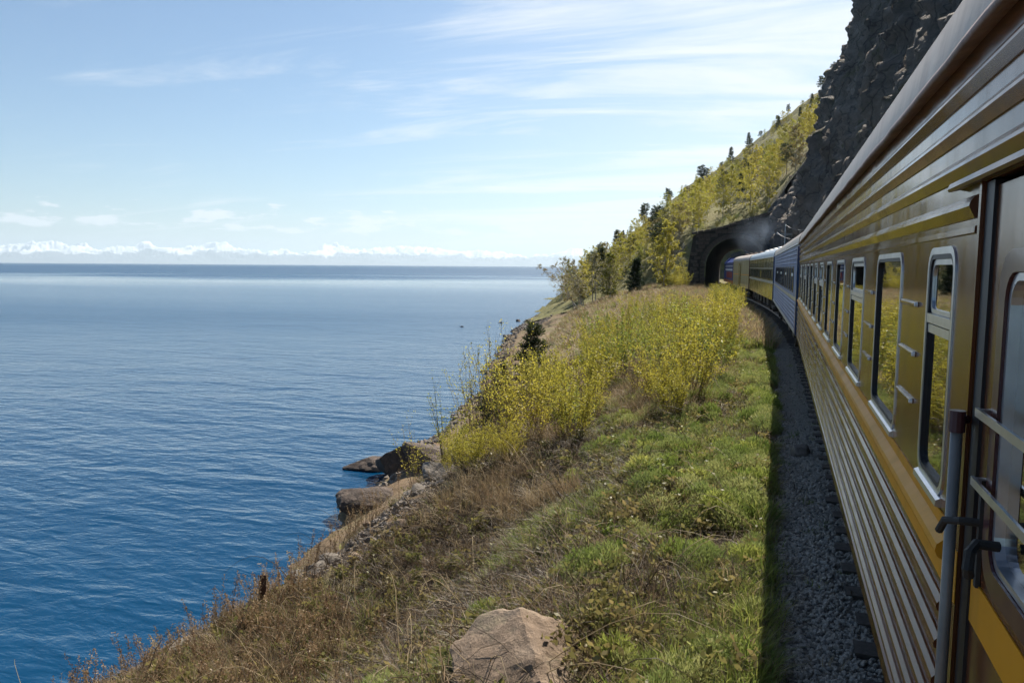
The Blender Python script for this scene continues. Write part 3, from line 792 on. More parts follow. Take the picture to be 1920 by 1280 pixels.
# ribs under the waist and the yellow band
low = [(0, .020), (-.008, .018), (-.021, .003), (-.024, -.008), (-.020, -.020), (0, -.028)]
def rib(name, prof, z, ya, yb, m):
    b = MB(); b.ext([(XW + x, z + dz) for x, dz in prof], Yl(ya), Yl(yb)); return b.build(name, m, car)
rib('waist_band', [(0, .075), (-.004, .075), (-.004, .034), (-.034, .008), (-.038, -.012), (-.030, -.032), (-.004, -.045), (-.004, -.125), (0, -.125)], 2.10, 2.60, NEAR1 - .05, M['yellow'])
for k in range(6):
    rib('lower_rib', low, 1.915 - .124 * k, 2.61 + .005 * k, NEAR1 - .05, M['brown'])
rib('valance', [(0, .0), (-.012, -.004), (-.012, -.075), (.02, -.085)], 1.21, 2.43, NEAR1 - .03, M['brown'])
# ribs over the windows
upr = [(0, .032), (-.006, .030), (-.020, .010), (-.022, -.001), (-.006, -.034), (0, -.036)]
for z, ye in ((3.496, NEAR0 + .1), (3.379, NEAR0 + .1), (3.258, NEAR0 + .1), (3.130, 2.515)):
    rib('upper_rib', upr, z, ye, NEAR1 - .05, M['brown'])
rib('letterboard_moulding', [(0, .012), (-.007, .010), (-.008, -.008), (0, -.012)], 3.062, 2.5, NEAR1 - .05, M['brown'])
# gutter along the roof edge, a little wavy
roof0 = car_shell(car, L0, M['roof'], M['brown'], M['brown'])
gy = np.arange(0, L0, .25)
def gut(y):
    w = .006 * float(fbm(np.array([[y * 1.3, 1., 2.]]), 3, s=17)[0]); d = .006 * float(fbm(np.array([[y * 1.9, 5., 2.]]), 2, s=18)[0])
    return [(XW + .0, 3.603 + w), (XW - .045 - d, 3.588 + w), (XW - .052 - d, 3.60 + w), (XW - .046 - d, 3.617 + w), (XW - .028, 3.63)]
sweep('gutter', gut, gy, M['gutter'], roof0)
# door
door = MB()
dx = XW + .010
dw = wall_with_holes('door', M['brown'], Yl(D0) + .01, Yl(D1) - .086, 1.13, 3.17, [(Yl(1.66), Yl(2.17), 2.20, 2.955)], x=dx, thick=.03)
door = ob('door', dw, car)
jb = MB(); jb.ext([(XW - .016, 0), (XW + .004, 0)], 0, 0) if False else None
jm = MB(); jm.box((XW - .010, Yl(D1) + .004, 1.15), (XW - .001, Yl(D1) + .028, 3.19)); jm.build('door_jamb', M['brown'], car)
sl = MB(); sl.box((XW + .001, Yl(D1) - .085, 1.13), (XW + .066, Yl(D1) - .002, 3.185)); sl.build('door_seal', M['black'], car)
dy0, dy1 = Yl(1.66), Yl(2.17)
ob('door_window_frame', ring_mesh('door_window_frame', M['maroon'], rrect(dy0 - .045, dy1 + .045, 2.155, 3.0, .10), rrect(dy0 + .01, dy1 - .01, 2.21, 2.945, .07), dx - .014, dx + .001, dx + .02), door)
ob('door_window_rim', ring_mesh('door_window_rim', M['silver'], rrect(dy0 + .012, dy1 - .012, 2.212, 2.943, .07), rrect(dy0 + .03, dy1 - .03, 2.23, 2.925, .06), dx - .006, dx + .01, dx + .02), door)
gp = MB(); gp.add([(dx + .018, dy0 - .02, 2.16), (dx + .018, dy1 + .02, 2.16), (dx + .018, dy1 + .02, 2.98), (dx + .018, dy0 - .02, 2.98)], [(0, 1, 2, 3)]); gp.build('pane', M['glass'], door)
for z in (2.578, 2.395):
    bb = MB(); bb.box((dx - .034, Yl(1.50), z - .011), (dx - .026, Yl(2.285), z + .011)); bb.box((dx - .03, Yl(2.265), z - .010), (dx + .003, Yl(2.28), z + .010))
    bb.build('window_guard_bar', M['silver'], door)
ys_ = MB(); ys_.box((dx - .004, Yl(D0) + .012, 1.99), (dx - .0005, Yl(D1) - .09, 2.115)); ys_.build('yellow_stripe', M['yellow'], door)
yj = MB(); yj.box((XW - .0125, Yl(D1) + .003, 1.99), (XW - .0105, Yl(D1) + .029, 2.145)); yj.build('yellow_stripe', M['yellow'], car)
h = MB(); h.box((dx - .012, Yl(2.262), 2.11), (dx - .001, Yl(2.285), 2.40)); h.tube([(dx - .01, Yl(2.272), 2.285), (dx - .055, Yl(2.272), 2.285), (dx - .085, Yl(2.30), 2.275), (dx - .09, Yl(2.335), 2.235)], .011, 8)
h.build('handle', M['under'], door)
h = MB(); h.tube([(dx - .005, Yl(2.10), 2.28), (dx - .055, Yl(2.09), 2.285), (dx - .075, Yl(2.06), 2.27), (dx - .08, Yl(2.045), 2.235), (dx - .075, Yl(2.055), 2.215)], .013, 8)
h.build('hook', M['under'], door)
dr = MB(); dr.ext([(XW + .001, 3.225), (XW - .03, 3.213), (XW - .036, 3.196), (XW - .03, 3.188), (XW + .001, 3.195)], Yl(.9), Yl(2.76)); dr.build('door_drip_rail', M['maroon'], car)
pl = MB(); pl.tube([(XW - .040, Yl(2.40), 1.15), (XW - .040, Yl(2.40), 2.515)], .0155, 12); hp = pl.build('handrail', M['greypaint'], car, True)
pb = MB(); pb.tube([(XW - .040, Yl(2.40), 2.50), (XW - .040, Yl(2.40), 2.56)], .021, 12); pb.tube([(XW - .04, Yl(2.40), 2.53), (XW + .0, Yl(2.45), 2.53)], .012, 10); pb.build('bracket', M['maroon'], hp)
sp_ = MB()
for z in (.55, .85): sp_.box((XW + .02, Yl(1.45), z), (XW + .30, Yl(2.3), z + .03))
for y in (1.45, 2.27): sp_.box((XW + .05, Yl(y), .55), (XW + .09, Yl(y) + .03, 1.11))
sp_.build('step', M['under'], car)
gangway(car, L0, 1, M['under'])

# --- the coaches ahead
def plain_ribs(root, L, zs, m, prof):
    for z in zs:
        b = MB(); b.ext([(XW + x, z + dz) for x, dz in prof], .05, L - .05); b.build('rib', m, root)
def plain_windows(root, spans, z0, z1, framem, bar_every=0):
    for k, (a, b_) in enumerate(spans):
        w = b_ - a
        o = ob('window', ring_mesh('window', framem, rrect(-w / 2, w / 2, z0, z1, .08, 3), rrect(-w / 2 + .05, w / 2 - .05, z0 + .05, z1 - .05, .05, 3), -.016, .002, -.002), root, (XW, (a + b_) / 2, 0))
        p = MB(); p.add([(-.003, -w / 2 + .04, z0 + .04), (-.003, w / 2 - .04, z0 + .04), (-.003, w / 2 - .04, z1 - .04), (-.003, -w / 2 + .04, z1 - .04)], [(0, 1, 2, 3)]); p.build('pane', M['glass'], o)
        if bar_every and k % bar_every == 0:
            p = MB(); p.box((-.03, -w / 2 + .03, 2.70), (-.004, w / 2 - .03, 2.79)); p.build('window_bar', M['white'], o)
def vents(root, L, n, m, z=4.27):
    b_me = MB(); b_me.lathe_x((0, 0, 0), [(0, .16), (.1, .16), (.1, .22), (.16, .22), (.2, .06)], 12)
    me = b_me.mesh('roof_vent', m)
    for k in range(n): ob('roof_vent', me, root, (-.25, L * (k + .6) / n, z - .03), (0, -math.pi / 2, 0))

c2 = empty('passenger_coach'); L2 = place_car(c2, 22.75, 46.4)
tag(c2, 'blue-grey ribbed coach coupled directly ahead of the brown one', 'train coach')
ob('side_wall', wall_with_holes('side_wall', M['bluecar'], 0, L2, 1.06, 3.62, []), c2)
car_shell(c2, L2, M['roof'], M['bluedark'], M['bluecar'])
plain_ribs(c2, L2, [1.93 - .12 * k for k in range(6)] + [3.49, 3.36, 3.23, 3.1], M['bluecar'], low)
plain_windows(c2, [(2.4 + 1.58 * k, 3.4 + 1.58 * k) for k in range(12)], 2.2, 3.0, M['black'], 3)
b = MB(); b.box((XW - .014, .05, 2.01), (XW - .001, L2 - .05, 2.10)); b.build('waist_band', M['cream'], c2)
b = MB(); b.box((XW - .02, .02, 1.09), (XW - .001, L2 - .02, 1.20)); b.build('sill_band', M['roofblue'], c2)
b = MB(); b.box((XW - .04, .0, 1.1), (XW - .002, .30, 3.55)); b.build('door_post', M['bluedark'], c2)
b = MB(); b.ext([(XW - .02, 3.6), (XW - .05, 3.61), (XW - .045, 3.635), (XW - .02, 3.64)], .02, L2 - .02); b.build('gutter', M['white'], c2)
gangway(c2, 0, -1, M['bluedark']); gangway(c2, L2, 1, M['under'])
b = MB()
for x in (-1.15, -.95): b.tube([(x, -.02, 1.0), (x - .02, -.25, .55), (x, -.28, .3)], .025, 6)
b.build('brake_hose', M['steel'], c2)

c3 = empty('passenger_coach'); L3 = place_car(c3, 47.2, 71.2)
tag(c3, 'olive and dark green coach with cream stripe, third from the near end', 'train coach')
ob('side_wall', wall_with_holes('side_wall', M['olive'], 0, L3, 1.06, 3.62, []), c3)
car_shell(c3, L3, M['roofblue'], M['maroon'], M['olive'])
b = MB(); b.box((XW - .008, .03, 2.22), (XW - .001, L3 - .03, 3.30)); b.build('window_panel', M['darkolive'], c3)
b = MB(); b.box((XW - .014, .03, 2.02), (XW - .001, L3 - .03, 2.18)); b.build('cream_stripe', M['cream'], c3)
b = MB(); b.box((XW - .018, .03, 2.90), (XW - .0085, L3 - .03, 2.94)); b.build('upper_stripe', M['cream'], c3)
b = MB(); b.box((XW - .045, .02, 3.58), (XW - .001, L3 - .02, 3.64)); b.build('gutter', M['white'], c3)
for k in range(13):
    a = 1.6 + 1.62 * k; w = 1.0
    o = ob('window', ring_mesh('window', M['darkolive'], rrect(-w / 2, w / 2, 2.28, 2.86, .06, 3), rrect(-w / 2 + .04, w / 2 - .04, 2.32, 2.82, .04, 3), -.026, -.0085, -.012), c3, (XW, a + w / 2, 0))
    p = MB(); p.add([(-.0125, -w / 2 + .03, 2.31), (-.0125, w / 2 - .03, 2.31), (-.0125, w / 2 - .03, 2.83), (-.0125, -w / 2 + .03, 2.83)], [(0, 1, 2, 3)]); p.build('pane', M['glass'], o)
vents(c3, L3, 6, M['white'])
b = MB(); b.box((XW - .03, -.01, 1.05), (XW + .2, .03, 3.7)); b.build('door_post', M['bluedark'], c3)
gangway(c3, 0, -1, M['under']); gangway(c3, L3, 1, M['under'])

c4 = empty('baggage_van'); L4 = place_car(c4, 71.9, 89.4)
tag(c4, 'khaki baggage van with a plain side and sliding door, behind the locomotive', 'train coach')
ob('side_wall', wall_with_holes('side_wall', M['khaki'], 0, L4, 1.06, 3.62, []), c4)
car_shell(c4, L4, M['roof'], M['maroon'], M['khaki'])
plain_ribs(c4, L4, [1.35, 1.7, 2.05, 3.3], M['khaki'], low)
b = MB(); b.box((XW - .035, 8.2, 1.1), (XW - .001, 10.4, 3.4)); dd_ = b.build('sliding_door', M['olive'], c4)
b = MB(); b.box((XW - .045, 8.1, 1.1), (XW - .036, 8.2, 3.45)); b.build('door_edge', M['under'], dd_)
b = MB(); b.box((XW - .012, .03, 2.25), (XW - .001, L4 - .03, 2.32)); b.build('stripe', M['yellow'], c4)
b = MB(); b.box((XW - .02, -.01, 1.05), (XW + .1, .04, 3.75)); b.build('corner_post', M['maroon'], c4)
vents(c4, L4, 4, M['rust'])
gangway(c4, 0, -1, M['under'])

lo = empty('locomotive'); LL = place_car(lo, 90.0, 107.5)
tag(lo, 'small blue and red locomotive heading into the tunnel mouth', 'locomotive')
b = MB(); b.ext([(XW, 1.15), (1.55, 1.15), (1.55, 1.5), (XW, 1.5)], 0, LL); fr_ = b.build('frame', M['locoorange'], lo)
b = MB(); b.box((XW + .02, .5, 1.505), (1.53, LL - 3.6, 3.05)); b.build('lower_body', M['locoblue'], lo)
b = MB(); b.ext([(XW + .05, 3.055), (1.5, 3.055), (1.5, 3.55), (.9, 4.05), (-.9, 4.05), (XW + .05, 3.55)], .5, LL - 3.6); b.build('upper_body', M['locoblue'], lo)
b = MB(); b.ext([(XW, 1.505), (1.55, 1.505), (1.55, 3.6), (1.0, 4.2), (-1.0, 4.2), (XW, 3.6)], LL - 3.55, LL - .6); b.build('cab', M['locoblue'], lo)
b = MB(); b.box((XW - .012, .5, 2.62), (XW + .01, LL - 3.6, 2.80)); b.build('white_stripe', M['white'], lo)
b = MB(); b.box((XW - .012, .5, 3.08), (XW + .045, LL - 3.6, 3.16)); b.build('white_stripe', M['white'], lo)
for k in range(5):
    p = MB(); p.box((XW - .012, 1.2 + 2.2 * k, 1.75), (XW + .015, 2.6 + 2.2 * k, 2.45)); p.build('grille', M['locored'], lo)
p = MB(); p.box((XW - .012, LL - 2.9, 2.6), (XW + .01, LL - 1.4, 3.4)); p.build('cab_window', M['glass'], lo)
b = MB(); b.tube([(0, 4.5, 4.0), (0, 4.5, 4.45)], .22, 12); b.build('exhaust_stack', M['under'], lo)
add_bogie(lo, 3.2); add_bogie(lo, LL - 3.2)

# ------------------------------------------------------------------ tunnel portal
PX, PYY = -6.1, 112.2
portal = empty('tunnel_portal', (PX, PYY, 0), R(5))
tag(portal, 'soot-dark stone arch of the tunnel mouth, turf along its sloping top', 'tunnel')
AR, SPR = 4.0, 3.05                                  # arch radius, springing height
def ptop(x): return np.interp(x, [-6.9, -6.2, -2, 4.2, 9], [6.9, 7.6, 8.4, 10.3, 12.5])
def pleft(z): return np.interp(z, [-1, 7.75], [-6.9, -5.6])
def in_arch(x, z, g=0): return (abs(x) < AR + g and z < SPR) or (x * x + (z - SPR) ** 2 < (AR + g) ** 2)
# backing wall, radial from the arch line to the outline
inn, out = [], []
for z in np.linspace(-.6, SPR, 6)[:-1]: inn.append((-AR, z)); out.append((float(pleft(z)), z))
for a in np.linspace(180, 0, 25):
    x, z = AR * math.cos(R(a)), SPR + AR * math.sin(R(a)); inn.append((x, z))
    dx_, dz_ = math.cos(R(a)), math.sin(R(a))
    t_ = AR
    while t_ < 14:
        qx, qz = t_ * dx_, SPR + t_ * dz_
        if qx < pleft(qz) or qz > ptop(qx) - .1 or qx > 5.6: break
        t_ += .05
    out.append((t_ * dx_, SPR + t_ * dz_))
for z in np.linspace(SPR, -.6, 6)[1:]: inn.append((AR, z)); out.append((5.6, z))
n = len(inn)
v = [(x, .10, z) for x, z in inn] + [(x, .10, z) for x, z in out]
bk = MB(); bk.add(v, [(i, i + 1, n + i + 1, n + i) for i in range(n - 1)]); bk.build('backing_wall', M['mortar'], portal)
def block_me(rs):
    b = MB(); c = .06
    j = lambda: rs.uniform(-.03, .03)
    f0 = [(-.5 + c + j(), -.5, -.5 + c + j()), (.5 - c + j(), -.5, -.5 + c + j()), (.5 - c + j(), -.5, .5 - c + j()), (-.5 + c + j(), -.5, .5 - c + j())]
    f1 = [(-.5, -.3, -.5), (.5, -.3, -.5), (.5, -.3, .5), (-.5, -.3, .5)]; f2 = [(x, .5, z) for x, _, z in f1]
    b.add(f0 + f1 + f2, [(0, 1, 2, 3), (0, 4, 5, 1), (1, 5, 6, 2), (2, 6, 7, 3), (3, 7, 4, 0), (4, 8, 9, 5), (5, 9, 10, 6), (6, 10, 11, 7), (7, 11, 8, 4)])
    return b.mesh('stone_block', M['stone'])
rs = random.Random(5)
blocks = [block_me(rs) for _ in range(6)]
for r in range(24):
    z = -.35 + r * .52; x = -6.9 - (.4 if r % 2 else 0)
    while x < 5.2:
        w = rs.uniform(.7, 1.15); xc = x + w / 2
        ok = xc - w / 2 > pleft(z) - .15 and z + .26 < ptop(xc) and not any(in_arch(q, z + dz, .62) for q in (xc - w / 2, xc, xc + w / 2) for dz in (-.2, .2))
        if ok: ob('stone_block', rs.choice(blocks), portal, (xc, .05 + rs.uniform(-.05, .05), z), (0, 0, 0), (w - .05, .4, .47))
        x += w
for k in range(27):                                   # arch ring stones
    a = 180 - (k + .5) * 180 / 27
    ob('voussoir', rs.choice(blocks), portal, ((AR + .30) * math.cos(R(a)), -.06, SPR + (AR + .30) * math.sin(R(a))), (0, R(90 - a), 0), (.46, .4, .62))
for s in (-1, 1):
    for k in range(7): ob('jamb_stone', rs.choice(blocks), portal, (s * (AR + .32), -.05, -.35 + k * .5), (0, 0, 0), (.64, .4, .46))
for k in range(13):                                   # coping stones up the sloping top
    xx = -5.9 + k * .85; zz_ = float(ptop(xx + .4)); sl_ = math.atan2(float(ptop(xx + .8) - ptop(xx)), .8)
    ob('coping_stone', rs.choice(blocks), portal, (xx + .4, .0, zz_ + .04), (0, -sl_, 0), (.8, .9, .3))
def lining(y):
    c = float(cx(y)); out_ = []
    for z in np.linspace(-.6, SPR, 5)[:-1]: out_.append((c - AR, z))
    for a in np.linspace(180, 0, 19): out_.append((c + AR * math.cos(R(a)), SPR + AR * math.sin(R(a))))
    for z in np.linspace(SPR, -.6, 5)[1:]: out_.append((c + AR, z))
    return out_
li = sweep('tunnel_lining', lining, np.arange(112.4, 181.5, 2.4), M['stone'])
li.parent = portal; li.matrix_parent_inverse = (Matrix.Translation((PX, PYY, 0)) @ Matrix.Rotation(R(5), 4, 'Z')).inverted()

# ------------------------------------------------------------------ plants
def tubes(P, Rd, k=3):
    """P (n,m,3) polylines, Rd (n,m) radii -> verts, quads"""
    P = np.asarray(P, float); n, m = P.shape[:2]
    T = np.gradient(P, axis=1); T /= np.linalg.norm(T, axis=2, keepdims=True) + 1e-9
    ref = np.where(np.abs(T[..., 2:3]) > .9, np.array([1., 0, 0]), np.array([0, 0, 1.]))
    A = np.cross(T, ref); A /= np.linalg.norm(A, axis=2, keepdims=True) + 1e-9
    B = np.cross(T, A)
    an = np.arange(k) * 2 * np.pi / k
    V = P[:, :, None] + Rd[:, :, None, None] * (np.cos(an)[:, None] * A[:, :, None] + np.sin(an)[:, None] * B[:, :, None])
    i = np.arange(n * m * k).reshape(n, m, k); j = np.roll(i, -1, axis=2)
    q = np.stack([i[:, :-1], j[:, :-1], j[:, 1:], i[:, 1:]], -1).reshape(-1, 4)
    return V.reshape(-1, 3), q
def leaves(P, size, g, up=0.3, slim=.5, direc=None):
    """one folded diamond leaf per point"""
    n = len(P); d = g.normal(size=(n, 3)); d[:, 2] += up
    if direc is not None: d = d * .6 + direc
    d /= np.linalg.norm(d, axis=1, keepdims=True) + 1e-9
    s = np.cross(d, g.normal(size=(n, 3))); s /= np.linalg.norm(s, axis=1, keepdims=True) + 1e-9
    L_ = (size * g.uniform(.6, 1.3, n))[:, None]
    V = np.stack([P, P + d * L_ * .5 + s * L_ * slim * .5, P + d * L_, P + d * L_ * .5 - s * L_ * slim * .5], 1)
    return V.reshape(-1, 3), np.arange(n * 4).reshape(n, 4)
def join(parts):
    v, f, o = [], [], 0
    for a, q in parts: v.append(a); f.append(q + o); o += len(a)
    return np.concatenate(v), f
def blades(n, g, h, spread, width, lean, curl=.6):
    """grass tuft: n blades rooted within spread"""
    a = g.uniform(0, 2 * np.pi, n); r = spread * np.sqrt(g.uniform(0, 1, n))
    b0 = np.stack([r * np.cos(a), r * np.sin(a), np.zeros(n) - .02], 1)
    az_ = a + g.normal(0, .7, n); hh = h * g.uniform(.5, 1.15, n); ln = lean * g.uniform(.2, 1.3, n)
    dr_ = np.stack([np.cos(az_), np.sin(az_), np.zeros(n)], 1)
    m1 = b0 + dr_ * (hh * ln * .4)[:, None] + np.array([0, 0, 1]) * (hh * .6)[:, None]
    t1 = b0 + dr_ * (hh * ln * (1 + curl * .4))[:, None] + np.array([0, 0, 1]) * (hh * (1 - .35 * ln * curl))[:, None]
    sd = np.stack([-np.sin(az_ + g.normal(0, .6, n)), np.cos(az_), np.zeros(n)], 1); w = (width * g.uniform(.6, 1.3, n))[:, None]
    V = np.stack([b0 - sd * w, b0 + sd * w, m1 + sd * w * .75, m1 - sd * w * .75, t1], 1)
    i = np.arange(n)[:, None] * 5
    return V.reshape(-1, 3), i + np.array([[0, 1, 2, 3]]), i + np.array([[3, 2, 4]])

def proto(name, me):
    return bpy.data.objects.new(name, me)
def scatter(name, protos, pts, rot, scl, idx):
    """uncountable ground cover: one object, instances on points"""
    c = bpy.data.collections.new(name + '_kinds')
    for i, o in enumerate(protos): o.name = f'{name}_{i:02d}'; c.objects.link(o)
    me = bpy.data.meshes.new(name); n = len(pts)
    me.vertices.add(n); me.vertices.foreach_set('co', np.asarray(pts, np.float32).ravel())
    for nm, ty, dat in (('rot', 'FLOAT_VECTOR', rot), ('scl', 'FLOAT', scl), ('idx', 'INT', idx)):
        at = me.attributes.new(nm, ty, 'POINT')
        at.data.foreach_set('vector' if ty == 'FLOAT_VECTOR' else 'value', np.asarray(dat, np.float32 if ty != 'INT' else np.int32).ravel())
    o = ob(name, me)
    g = bpy.data.node_groups.new(name, 'GeometryNodeTree')
    g.interface.new_socket('Geometry', in_out='INPUT', socket_type='NodeSocketGeometry')
    g.interface.new_socket('Geometry', in_out='OUTPUT', socket_type='NodeSocketGeometry')
    gi, go = g.nodes.new('NodeGroupInput'), g.nodes.new('NodeGroupOutput')
    ci = g.nodes.new('GeometryNodeCollectionInfo'); ci.inputs['Collection'].default_value = c
    ci.inputs['Separate Children'].default_value = True; ci.inputs['Reset Children'].default_value = True
    ip = g.nodes.new('GeometryNodeInstanceOnPoints'); ip.inputs['Pick Instance'].default_value = True
    def na(nm, ty):
        q = g.nodes.new('GeometryNodeInputNamedAttribute'); q.data_type = ty; q.inputs['Name'].default_value = nm
        return q.outputs[0]
    g.links.new(gi.outputs[0], ip.inputs['Points']); g.links.new(ci.outputs[0], ip.inputs['Instance'])
    g.links.new(na('idx', 'INT'), ip.inputs['Instance Index'])
    g.links.new(na('rot', 'FLOAT_VECTOR'), ip.inputs['Rotation']); g.links.new(na('scl', 'FLOAT'), ip.inputs['Scale'])
    g.links.new(ip.outputs[0], go.inputs[0])
    md = o.modifiers.new('scatter', 'NODES'); md.node_group = g
    return tag(o, kind='stuff')
def rots(n, g, tilt=.15):
    return np.stack([g.normal(0, tilt, n), g.normal(0, tilt, n), g.uniform(0, 6.283, n)], 1)

g1 = np.random.default_rng(3)
def tuft(name, n, h, spread, width, lean, m, seed, extra=None):
    g = np.random.default_rng(seed); v, q, t = blades(n, g, h, spread, width, lean)
    return proto(name, mesh_np(name, v, [q, t], m))
def sage_mound(seed, m, n=420, r=.20, h=.20, size=.035):
    g = np.random.default_rng(seed)
    a = g.uniform(0, 2 * np.pi, n); u = np.sqrt(g.uniform(0, 1, n)); z = h * np.sqrt(np.clip(1 - u ** 2, 0, 1)) * g.uniform(.35, 1.1, n)
    P = np.stack([r * u * np.cos(a), r * u * np.sin(a), z], 1)
    d = P / (np.linalg.norm(P, axis=1, keepdims=True) + 1e-6)
    return proto('m', mesh_np('m', *(lambda x: (x[0], [x[1]]))(leaves(P, size, g, .9, .15, d)), m))
def stalk(seed, h, m, n=9, head=True):
    """dry flower stalks with ragged heads"""
    g = np.random.default_rng(seed); t = np.linspace(0, 1, 5)
    b = g.normal(0, .06, (n, 2)); l = g.normal(0, .22, (n, 2)); hh = h * g.uniform(.6, 1.15, n)
    P = np.stack([b[:, None, 0] + l[:, None, 0] * hh[:, None] * t ** 1.5, b[:, None, 1] + l[:, None, 1] * hh[:, None] * t ** 1.5, hh[:, None] * t], -1)
    v, q = tubes(P, np.broadcast_to(np.linspace(.0045, .002, 5), (n, 5)))
    parts = [(v, q)]
    if head:
        k = 34; w = g.integers(0, n, n * k // 1); tt = g.uniform(.62, 1, len(w))
        i0 = np.clip((tt * 4).astype(int), 0, 3); fr = tt * 4 - i0
        Q = P[w, i0] * (1 - fr)[:, None] + P[w, i0 + 1] * fr[:, None]
        parts.append(leaves(Q + g.normal(0, .012, Q.shape), .032, g, .7, .4))
    V, F = join(parts)
    return proto('s', mesh_np('s', V, F, m))
def herb(seed, m, n=60, h=.22):
    g = np.random.default_rng(seed); ns = 7; t = np.linspace(0, 1, 4)
    l = g.normal(0, .35, (ns, 2)); hh = h * g.uniform(.6, 1.1, ns)
    P = np.stack([l[:, None, 0] * hh[:, None] * t, l[:, None, 1] * hh[:, None] * t, hh[:, None] * t], -1)
    w = g.integers(0, ns, n); i = g.integers(1, 4, n)
    V, F = join([tubes(P, np.full((ns, 4), .003)), leaves(P[w, i] + g.normal(0, .02, (n, 3)), .06, g, .4, .55)])
    return proto('h', mesh_np('h', V, F, m))

def area_pts(n, y0, y1, xl, xr, g, bias=1.0):
    """random points: x between fractions given as functions of y"""
    y = y0 + (y1 - y0) * g.uniform(0, 1, n) ** bias
    x = xl(y) + (xr(y) - xl(y)) * g.uniform(0, 1, n)
    return x, y
def gidx(i): return lambda y: np.interp(y, GY, [GST[k][i][0] for k in GY])
brow, upper, bench = gidx(2), gidx(3), gidx(4)
balast = lambda y: cx(y) - 2.06
def put(name, protos, x, y, scl, g, tilt=.15, weights=None, dz=0.0, idx=None):
    z = ground_z(x, y) + dz
    if idx is None: idx = g.choice(len(protos), len(x), p=weights)
    return scatter(name, protos, np.stack([x, y, z], 1), rots(len(x), g, tilt), scl, idx)

# green bench beside the ballast
x, y = area_pts(33000, 3.5, 48, lambda y: bench(y) - np.interp(y, [4, 10, 16, 24], [1.7, 1.6, 1.2, .9]), balast, g1, 1.7)
pn = fbm(xyz(x * .8, y * .8, 0), 3, s=131) + .25 * np.clip((x - bench(y)) / 1.5, -1, 1)
k = (pn > .08 + .08 * g1.normal(size=len(x))) & (((x + .75) / .6) ** 2 + ((y - 9.25) / .55) ** 2 > 1) & ((x + 1.75) ** 2 / 1.6 + (y - 5.5) ** 2 > .3)
x, y, pn = x[k], y[k], pn[k]
GR = [tuft('t', 46, .13, .09, .0035, .7, M['grass_green'], 20), tuft('t', 40, .18, .07, .004, .6, M['grass_green'], 21), tuft('t', 34, .11, .10, .003, .9, M['sage'], 22), tuft('t', 26, .14, .09, .003, .8, M['straw'], 23)]
put('grass', GR, x, y, g1.uniform(.6, 1.35, len(x)) * (1 + .5 * np.clip(pn, 0, 1)), g1, .2, [.34, .22, .24, .20])
x, y = area_pts(900, 3.6, 40, lambda y: balast(y) - .05, lambda y: balast(y) + .75, g1, 1.5)
k = g1.uniform(0, 1, len(x)) < np.exp(-(x - balast(y)) / .16) + .10 * (fbm(xyz(x * 1.2, y * .8, 3), 2, s=137) > .1)
x, y = x[k], y[k]
put('trackside_weeds', [tuft('t', 30, .12, .08, .0035, .9, M['grass_green'], 24), tuft('t', 24, .12, .10, .003, 1.2, M['straw'], 25), tuft('t', 20, .15, .1, .003, 1.2, M['duff'], 26)], x, y, g1.uniform(.6, 1.3, len(x)), g1, .2)
# grey-green mounds
x, y = area_pts(3000, 3.8, 34, lambda y: bench(y) - 1.1, lambda y: balast(y) - .1, g1, 1.4)
k = (fbm(xyz(x * 1.1, y * .9, 5), 3, s=133) > .10) & (((x + .75) / .6) ** 2 + ((y - 9.25) / .55) ** 2 > 1) & ((x + 1.7) ** 2 / 1.7 + (y - 5.4) ** 2 > .45)
x, y = x[k], y[k]
put('low_herbs', [sage_mound(30, M['sage'], 1000, .20, .25, .055), sage_mound(31, M['sage'], 1300, .26, .27, .05), sage_mound(32, M['grass_green'], 800, .20, .24, .07), herb(33, M['grass_green']), herb(34, M['leaf_dull'], 70, .28)], x, y, g1.uniform(.45, 1.3, len(x)), g1, .12, [.32, .24, .22, .14, .08])
# withered litter everywhere on the bank
x, y = area_pts(20000, 3.2, 34, lambda y: brow(y) - 1.6, lambda y: bench(y) + 1.3, g1, 1.6)
xb, yb = area_pts(7000, 3.4, 30, bench, lambda y: balast(y) - .1, g1, 1.6)
x, y = np.concatenate([x, xb]), np.concatenate([y, yb])
scr = (np.abs(x - brow(y) + .15) < np.interp(y, [9.6, 10.6, 13, 16, 18, 20], [0, .8, 1.25, 1.2, .7, 0]) * g1.uniform(.75, 1.1, len(x))); x, y = x[~scr], y[~scr]
LT = [tuft('t', 30, .16, .12, .0035, 1.3, M['duff'], 40), tuft('t', 24, .24, .12, .003, 1.2, M['duff'], 41), tuft('t', 22, .2, .14, .003, 1.4, M['russet'], 42), tuft('t', 30, .15, .10, .0035, .8, M['grass_green'], 43), herb(44, M['leaf_dull'], 50, .2), tuft('t', 22, .26, .1, .003, 1.0, M['straw'], 45)]
ix = g1.choice(6, len(x), p=[.30, .22, .16, .14, .10, .08])
dk = (x > brow(y) - .2) & (x < bench(y) + .2) & (y > 7.2 + g1.normal(0, .5, len(x))) & (y < 16)
ix[dk] = g1.choice(6, int(dk.sum()), p=[.42, .30, .05, .13, .08, .02])
put('withered_litter', LT, x, y, g1.uniform(.6, 1.4, len(x)), g1, .25, idx=ix)
